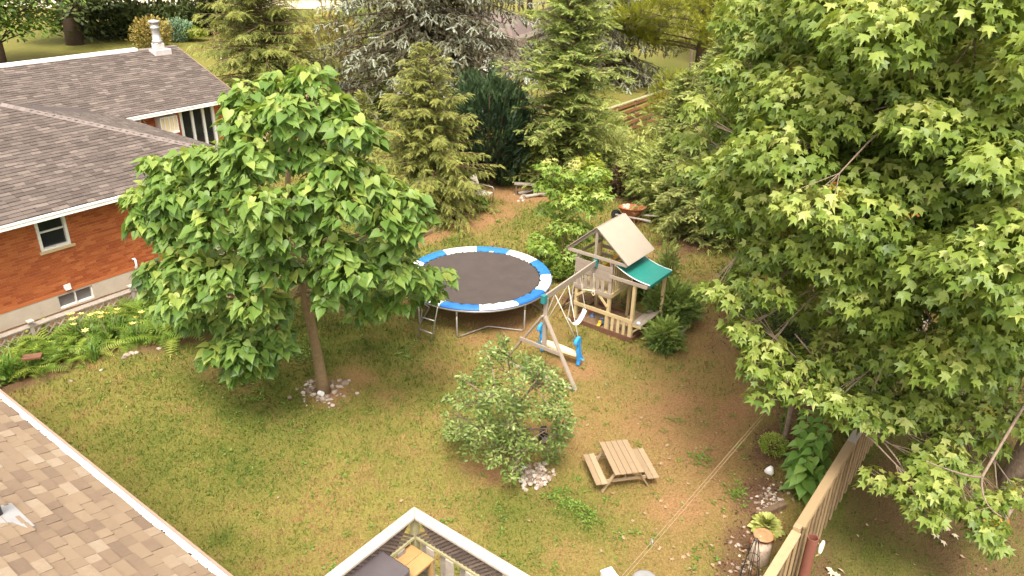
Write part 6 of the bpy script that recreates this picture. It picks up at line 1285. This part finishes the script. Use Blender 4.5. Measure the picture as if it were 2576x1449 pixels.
# rusty pipe outside the fence with a rope loop
pb = at(2046, 1352, 1.30); pb = np.array([pb[0], pb[1], 0]); pi = thing('steel_pipe', 'rust-red hollow steel pipe standing outside the fence', 'pipe', pb)
q = MB(); n = 24; ro, ri = .085, .072; vs = []
for r_, z in ((ro, 0), (ro, 1.30), (ri, 1.30), (ri, .6)): vs += [(r_ * math.cos(2 * math.pi * k / n), r_ * math.sin(2 * math.pi * k / n), z) for k in range(n)]
q.add(vs, [(i * n + k, i * n + (k + 1) % n, (i + 1) * n + (k + 1) % n, (i + 1) * n + k) for i in range(3) for k in range(n)] + [tuple(3 * n + k for k in range(n))]); q.build('tube_wall', M['pipe_red'], pi, smooth=False)
rp_ = thing('rope_coil', 'coil of white rope hung at the side of the rust-red pipe', 'rope', pb + np.array([.11, -.02, 0])); 
for s in range(3): q = MB(); q.tube([(.03 + .035 * math.cos(i * .52) + .014 * s, -.02 + .02 * s + .03 * math.cos(i * .52), 1.12 + .10 * math.sin(i * .52)) for i in range(12)], .020, 6, closed=True); q.build('loop', M['rope'], rp_, smooth=True)
# clothesline: two cords along e2 with a spreader
c0, c1 = at(1990, 958, 2.0), at(1640, 1360, 2.35); far_ = c0 + (c0 - c1) * .06; near_ = c1 + (c1 - c0) * .55
cl = thing('clothesline', 'pair of thin tan clothesline cords strung across the worn lawn', 'clothesline', (np.array(near_[:2].tolist() + [0])))
off = np.array([.03, .0, -.05])
for k in (0, 1): q = MB(); m_ = (far_ + near_) / 2 + np.array([0, 0, -.05]); q.tube([tuple(p + off * k) for p in bez(far_, m_, near_, 14)], 0.003, 5); q.build('cord', M['twine'], cl, world=True)
q = MB(); q.box((-.012, -.04, -.06), (.012, .04, .02)); q.v = [tuple(np.array(p) + c1) for p in q.v]; q.build('spreader', M['steel'], cl, world=True, bevel=.01)
q = MB(); q.tube([far_ + np.array([.0, 0, .02]), far_ + np.array([.02, .04, .1]), far_ + np.array([.05, .1, .05])], .02, 6); q.build('hook', M['steel'], cl, world=True)
cpost = far_ + np.array([.08, .12, 0]); q = MB(); q.tube([(cpost[0], cpost[1], -.1), (cpost[0], cpost[1], 2.15)], .05, 8); o = q.build('clothesline_post', M['bark_grey'], None); tag(o, 'weathered wooden clothesline post hidden in the maple leaves', 'post')
# things at the bottom edge
q = MB(); q.lathe([(.17, 0), (.19, .40), (.205, .42), (.20, .44), (.17, .455), (.001, .46)], 24); o = q.build('lidded_bin', M['lid_grey'], None, smooth=True); o.location = V3(at(1622, 1462, .4) * np.array([1, 1, 0])); tag(o, 'round grey lidded bin at the bottom edge of the lawn', 'bin')
q = MB(); q.box((-.10, -.12, 0), (.10, .12, .25)); q.box((-.11, -.13, .252), (.11, .13, .28)); q.box((-.03, -.06, .282), (.03, .06, .30)); o = q.build('white_box', M['white_plastic'], None, bevel=.01); o.location = V3(at(1533, 1452, .2) * np.array([1, 1, 0])); o.rotation_euler = (0, 0, R(25)); tag(o, 'small white plastic box left of the grey bin at the bottom edge', 'box')

# ================================================================== BACK OF THE YARD
wb_ = at(1585, 562); wbt = thing('wheelbarrow', 'rusty orange wheelbarrow with peeling white inside behind the playhouse roof', 'wheelbarrow', wb_, R(-38))
q = MB(); n = 24; vs = []
for (rx_, ry_, z, dx) in ((.26, .17, .30, 0.0), (.50, .33, .62, .02), (.515, .345, .625, .02), (.49, .32, .60, .02), (.25, .16, .315, 0.0)):
    for k in range(n): a = 2 * math.pi * k / n; vs.append((dx + rx_ * math.copysign(abs(math.cos(a)) ** .75, math.cos(a)), ry_ * math.copysign(abs(math.sin(a)) ** .75, math.sin(a)), z + (.06 * math.cos(a) if z > .5 else 0)))
q.add(vs, [(i * n + k, i * n + (k + 1) % n, (i + 1) * n + (k + 1) % n, (i + 1) * n + k) for i in range(4) for k in range(n)] + [tuple(range(n - 1, -1, -1)), tuple(4 * n + k for k in range(n))]); q.build('tray', M['rust'], wbt, smooth=False)
for s in (-1, 1):
    q = MB(); q.beam((-.55, .12 * s, .24), (.95, .30 * s, .42), .035, .045); q.build('handle', M['pale_wood'], wbt); q = MB(); q.tube([(.25, .22 * s, .32), (.35, .24 * s, 0), (.5, .26 * s, .36)], .014, 6); q.build('leg', M['rust'], wbt)
q = MB(); q.tube([(-.6, -.04, .19), (-.6, .04, .19)], .19, 18); q.build('wheel', M['black'], wbt)
timber('grey_plank', 'weathered grey plank lying on the ground right of the wheelbarrow', at(1605, 552, .05), at(1640, 560, .05), .12, .05, 'grey_wood', 'plank')
cp = at(1217, 515); gcx = thing('garden_chair', 'cream sling garden chair with bent tube arms beside the hemlock', 'chair', cp, R(-25)); 
q = MB(); q.hexa([(-.24, -.24, .42), (.26, -.24, .45), (.26, .24, .45), (-.24, .24, .42)], [(-.24, -.24, .44), (.26, -.24, .47), (.26, .24, .47), (-.24, .24, .44)]); q.build('seat', M['chair_fabric'], gcx)
q = MB(); q.hexa([(-.26, -.24, .44), (-.24, -.24, .44), (-.24, .24, .44), (-.26, .24, .44)], [(-.48, -.24, 1.08), (-.46, -.24, 1.08), (-.46, .24, 1.08), (-.48, .24, 1.08)]); q.build('backrest', M['chair_fabric'], gcx)
for s in (-1, 1): q = MB(); q.tube([(.22, .27 * s, .0), (.30, .27 * s, .55), (.22, .27 * s, .66), (-.18, .27 * s, .68), (-.32, .27 * s, .62)], .017, 6); q.tube([(-.1, .27 * s, .45), (-.32, .27 * s, 0)], .017, 6); q.build('arm_frame', M['steel'], gcx, smooth=True)
bp = at(1322, 490); bt = thing('plank_bench', 'small rough plank bench in the shade under the cedar', 'bench', bp, R(-5)); q = MB(); q.box((-.45, -.13, .42), (.42, .13, .46)); q.build('seat', M['grey_wood'], bt)
for x in (-.36, .34): q = MB(); q.box((x - .03, -.08, 0), (x + .03, .08, .419)); q.build('leg', M['timber'], bt)
for x0, y0, x1, y1, lab in ((1305, 487, 1345, 483, 'short pale driftwood log in front of the plank bench'), (1322, 495, 1378, 490, 'longer pale driftwood log nearest the lawn')):
    a, b = at(x0, y0, .07), at(x1, y1, .07); q = MB(); q.tube([a, (a + b) / 2 + np.array([0, .04, .03]), b + np.array([0, 0, .04])], [.07, .065, .04], 7); q.tube([(a + b) / 2, (a + b) / 2 + np.array([.25, -.1, .16])], [.035, .015], 5); o = q.build('driftwood_log', M['grey_wood'], None, smooth=True); tag(o, lab, 'driftwood')
op = at(1366, 1112); owl = thing('owl_decoy', 'black and grey owl-shaped garden decoy standing behind the apple tree', 'decoy', op, R(200)); owl.scale = (.85, .85, .85)
q = MB(); q.lathe([(.085, .0), (.11, .08), (.115, .20), (.095, .30), (.10, .36), (.09, .42), (.05, .46), (.001, .47)], 16); q.build('body', M['black'], owl, smooth=True)
q = MB(); q.prism([(-.06, .06), (.06, .06), (.075, .18), (0, .25), (-.075, .18)], (1, 0, 0), (0, 0, 1), (0, .03, 0)); q.v = [(a, b + .09, c) for a, b, c in q.v]; q.build('belly', M['steel'], owl)
for s in (-1, 1):
    q = MB(); q.lathe([(.001, -.01), (.018, 0), (.001, .012)], 8); q.v = [(a + .035 * s, .092 + c, b + .385) for a, b, c in q.v]; q.build('eye', M['yellow_plastic'], owl); q = MB(); q.lathe([(.025, 0), (.001, .06)], 6, (.055 * s, 0, .44)); q.build('ear_tuft', M['black'], owl)

# ================================================================== FERN BED BY THE BRICK HOUSE
def frond_mesh(k, seed):
    r_ = random.Random(seed); v = []; t = []; n = 15
    f = lambda s: np.array([s, 0, .85 * s - .75 * s * s])
    for i in range(n):
        s = (i + .5) / n; c = f(s); ln = .22 * math.sin(math.pi * min(1, s * .88 + .14)) ** .8 * r_.uniform(.85, 1.1)
        for q in (1, -1): b0 = len(v); v += [tuple(c + np.array([-.022, 0, 0])), tuple(c + np.array([.026, 0, .0])), tuple(c + np.array([.05 + r_.uniform(-.02, .02), q * ln, -.10 * ln + .02]))]; t.append((b0, b0 + 1, b0 + 2) if q < 0 else (b0 + 1, b0, b0 + 2))
    b0 = len(v); v += [tuple(f(.93) + np.array([0, .015, 0])), tuple(f(.93) - np.array([0, .015, 0])), tuple(f(1.03))]; t.append((b0, b0 + 1, b0 + 2))
    return np_mesh('frond', v, t, M['fern'])
FM = [frond_mesh(0, 3), frond_mesh(1, 9)]
fl_ = [(360,800,.8,'large fern under the right end of the lattice rail'),(405,815,.95,'large dark fern deep beneath the lowest heart-shaped leaves'),(330,790,.7,'fern just left of the right lattice post'),(300,800,.75,'fern behind the yellow lilies on their right'),(440,850,.85,'tall yellow-green fern at the right end of the bed'),(400,855,.65,'fern at the bed edge left of the tall yellow-green one'),(350,850,.6,'fern in the middle front of the right bed half'),(270,840,.6,'fern right below the yellow lilies'),(245,885,.55,'fern at the front edge below the lilies'),(190,905,.6,'fern in front of the yellow lilies on their left'),(120,860,.75,'dark fern in front of the left lattice post'),(95,890,.7,'fern left of the small brown stone slab'),(60,905,.65,'fern at the far left below the lattice'),(150,895,.6,'fern right of the small brown stone slab'),(110,930,.6,'fern at the front edge left of the middle'),(30,920,.6,'fern near the left picture edge'),(70,945,.5,'lowest fern at the left front corner of the bed'),(310,870,.5,'small fern at the bed edge beside the pale stones'),(470,825,.7,'shaded fern behind the tall yellow-green one'),(210,850,.5,'small fern hidden among the yellow lilies')]
for x, y, s, lab in fl_:
    b = at(x, y); t_ = thing('fern', lab, 'fern', b, rng.uniform(0, 6), 'ferns in the bed along the brick house'); nfr = 13; s *= 1.25
    for k in range(nfr):
        Mx = FR[t_.name] @ Matrix.Rotation(k * 6.283 / nfr + rng.normal(0, .2), 4, 'Z') @ Matrix.Rotation(rng.uniform(-.35, .25), 4, 'Y') @ Matrix.Rotation(rng.normal(0, .3), 4, 'X') @ Matrix.Scale(s * rng.uniform(.7, 1.1), 4); link('frond', FM[k % 2], t_, Mx)
blade = tmpl([(0, -.02, 0), (0, .02, 0), (.4, -.024, .32), (.4, .024, .32), (.75, -.016, .42), (.75, .016, .42), (1.0, 0, .30)], [(0, 1, 3), (0, 3, 2), (2, 3, 5), (2, 5, 4), (4, 5, 6)])
fw = MB()
for k in range(6): a = k * 1.047; d = lambda r_, z, da=0: (r_ * math.cos(a + da), r_ * math.sin(a + da), z); fw.add([(0, 0, 0), d(.045, .035, .45), d(.085, .05), d(.045, .035, -.45)], [(0, 3, 2, 1)])
fw = fw.mesh('flower', M['lily_flower'])
for x, y, nf, lab in ((200, 850, 4, 'yellow daylily clump with the most left blooms'), (235, 862, 4, 'yellow daylily clump in the middle of the lilies'), (275, 855, 3, 'yellow daylily clump in front of the bare lattice end'), (300, 835, 3, 'yellow daylily clump nearest the brown board end'), (345, 860, 3, 'yellow daylily clump on the right among the ferns'), (240, 905, 1, 'low daylily with one bloom at the bed front')):
    b = at(x, y); t_ = thing('daylily', lab, 'daylily', b, 0, 'yellow daylilies in the bed'); n = 34; a = rng.uniform(0, 6.28, n)
    link('foliage', leaf_mesh('foliage', blade, b + rng.normal(0, .05, (n, 3)) * np.array([1, 1, 0]), np.stack([np.cos(a), np.sin(a), rng.uniform(.3, 1.2, n)], 1), np.stack([-np.cos(a) * .3, -np.sin(a) * .3, 0 * a + 1], 1), rng.uniform(.4, .65, n), rng.uniform(.2, .9, n), M['lily_leaf'], b), t_, kind='stuff')
    for k in range(nf): p = b + np.array([rng.normal(0, .2), rng.normal(0, .15), rng.uniform(.55, .75)]); q = MB(); q.tube([b, p], .006, 4); s_ = q.build('stalk', M['mossy_wood'], t_, world=True); link('flower', fw, t_, Matrix.Translation(V3(p)) @ Matrix.Rotation(rng.uniform(-.7, .2), 4, 'X') @ Matrix.Rotation(rng.uniform(0, 2), 4, 'Z') @ Matrix.Scale(1.15, 4))
b = at(20, 955); t_ = thing('strappy_clump', 'clump of long strappy leaves at the left end of the bed', 'plant', b); n = 46; a = rng.uniform(0, 6.28, n); link('foliage', leaf_mesh('foliage', blade, b + rng.normal(0, .1, (n, 3)) * np.array([1, 1, 0]), np.stack([np.cos(a), np.sin(a), rng.uniform(.3, 1.4, n)], 1), np.stack([-np.cos(a) * .3, -np.sin(a) * .3, 0 * a + 1], 1), rng.uniform(.5, .8, n), rng.uniform(.3, .9, n), M['lily_leaf'], b), t_, kind='stuff')
q = MB(); q.box((-.2, -.11, 0), (.2, .11, .06)); o = q.build('stone_slab', M['brown_board'], None, bevel=.01); o.location = V3(at(82, 900, .38)); o.rotation_euler = (0, 0, R(20)); tag(o, 'flat brown slab among the ferns at the left', 'slab')
n = 4200; P_ = []
while len(P_) < n:
    v = rng.uniform(3, 14.5); u = rng.uniform(-19.5, -18.1); P_.append(UV(u, v, abs(rng.normal(0, .08)) + .02))
P_ = np.array(P_); a = rng.uniform(0, 6.28, n); link('ground_cover', leaf_mesh('ground_cover', BIG, P_, np.stack([np.cos(a), np.sin(a), rng.uniform(-.2, .7, n)], 1), rng.normal(0, .35, (n, 3)) + np.array([0, 0, 1]), rng.uniform(.06, .17, n), np.clip(rng.normal(.45, .22, n), 0, 1), M['ground_leaf']), kind='stuff')

# leaf litter and mulch chips in the beds, a few fallen pale leaves
n = 60000; lx_, ly_ = rng.uniform(-2, 9, n), rng.uniform(6, 27, n); _, _, mm = ground_masks(lx_, ly_); kp = rng.random(n) < np.clip(mm, 0, 1) * .9 * np.where(lx_ * .8 - ly_ * .6 > -1.75, .12, 1); lx_, ly_ = lx_[kp], ly_[kp]; n = len(lx_); a = rng.uniform(0, 6.28, n)
link('leaf_litter', leaf_mesh('leaf_litter', ELL, np.stack([lx_, ly_, ground_z(lx_, ly_) + rng.uniform(.004, .03, n)], 1), np.stack([np.cos(a), np.sin(a), rng.normal(0, .25, n)], 1), rng.normal(0, .35, (n, 3)) + np.array([0, 0, 1]), rng.uniform(.03, .085, n), rng.random(n) ** 1.6, M['litter']), kind='stuff')
dm = np_mesh('leaf', MAP_L[0] * np.array([1, 1, .6]), MAP_L[1], M['dry_leaf'])
for lab, pts in (('pale dried maple twig lying on the shaded lawn below the lowest maple branch', [(2365, 1335), (2385, 1330), (2355, 1345), (2372, 1362), (2400, 1345), (2350, 1328)]), ('pale dried maple twig lying near the bottom edge right of the pipe', [(2095, 1440), (2112, 1432), (2085, 1430), (2105, 1448)])):
    b = at(*pts[0]); t_ = thing('dried_twig', lab, 'twig', b)
    for x, y in pts: link('leaf', dm, t_, Matrix.Translation(V3(at(x, y, .05))) @ Matrix.Rotation(rng.uniform(0, 6), 4, 'Z') @ Matrix.Rotation(rng.normal(0, .5), 4, 'X') @ Matrix.Scale(.11, 4))
fl0 = [(2420,1400),(2180,1320),(2230,1250),(1745,1440),(1690,1405),(1660,1380),(1842,1352),(1870,1388),(1765,1060),(1560,1340),(1620,1290),(1810,1210),(1330,1310),(1010,1260),(560,1000),(700,1250),(1780,1290),(2300,1420),(2480,1430),(2150,1230)]
P_ = np.array([at(x, y, .03) for x, y in fl0] + [at(rng.uniform(1450, 1900), rng.uniform(950, 1440), .03) for _ in range(40)]); n = len(P_); a = rng.uniform(0, 6.28, n)
link('fallen_leaves', leaf_mesh('fallen_leaves', MAP_L, P_, np.stack([np.cos(a), np.sin(a), 0 * a], 1), rng.normal(0, .3, (n, 3)) + np.array([0, 0, 1]), rng.uniform(.035, .08, n), np.full(n, .95), M['litter']), kind='stuff')
print('TRIS', sum(len(o.data.polygons) for o in bpy.data.objects if o.type == 'MESH'), 'unique', sum(len(m.polygons) for m in bpy.data.meshes))

# clover, dandelion rosettes and small weeds in the lawn
W_ = [at(rng.uniform(60, 1900), rng.uniform(560, 1440)) for _ in range(420)]; W_ += [at(x + rng.normal(0, 14), y + rng.normal(0, 10)) for x, y in ((560,1352),(1765,1155),(1850,1245),(1430,1275),(1400,1250),(1150,605),(1250,560),(650,1000),(620,960),(760,900),(330,1100),(1480,1300),(1020,890)) for _ in range(16)]
P_, X_, Z_, S_ = [], [], [], []
for p in W_:
    u, v = p[0] * .8 - p[1] * .6, p[0] * .6 + p[1] * .8
    if u < -17.8 or (v < 5.8) or u > -3 or (-4.9 < u < -3 and 15.7 < v < 17): continue
    k = int(rng.integers(5, 13)); a = rng.uniform(0, 6.28, k); r_ = rng.uniform(.0, .07, k); P_.append(p + np.stack([r_ * np.cos(a), r_ * np.sin(a), rng.uniform(.015, .05, k)], 1)); X_.append(np.stack([np.cos(a), np.sin(a), rng.uniform(-.1, .5, k)], 1)); Z_.append(rng.normal(0, .3, (k, 3)) + np.array([0, 0, 1])); S_.append(rng.uniform(.035, .085, k))
P_, X_, Z_, S_ = map(np.concatenate, (P_, X_, Z_, S_)); link('lawn_weeds', leaf_mesh('lawn_weeds', ELL, P_, X_, Z_, S_, np.clip(rng.normal(.5, .2, len(P_)), 0, 1), M['ground_leaf']), kind='stuff')
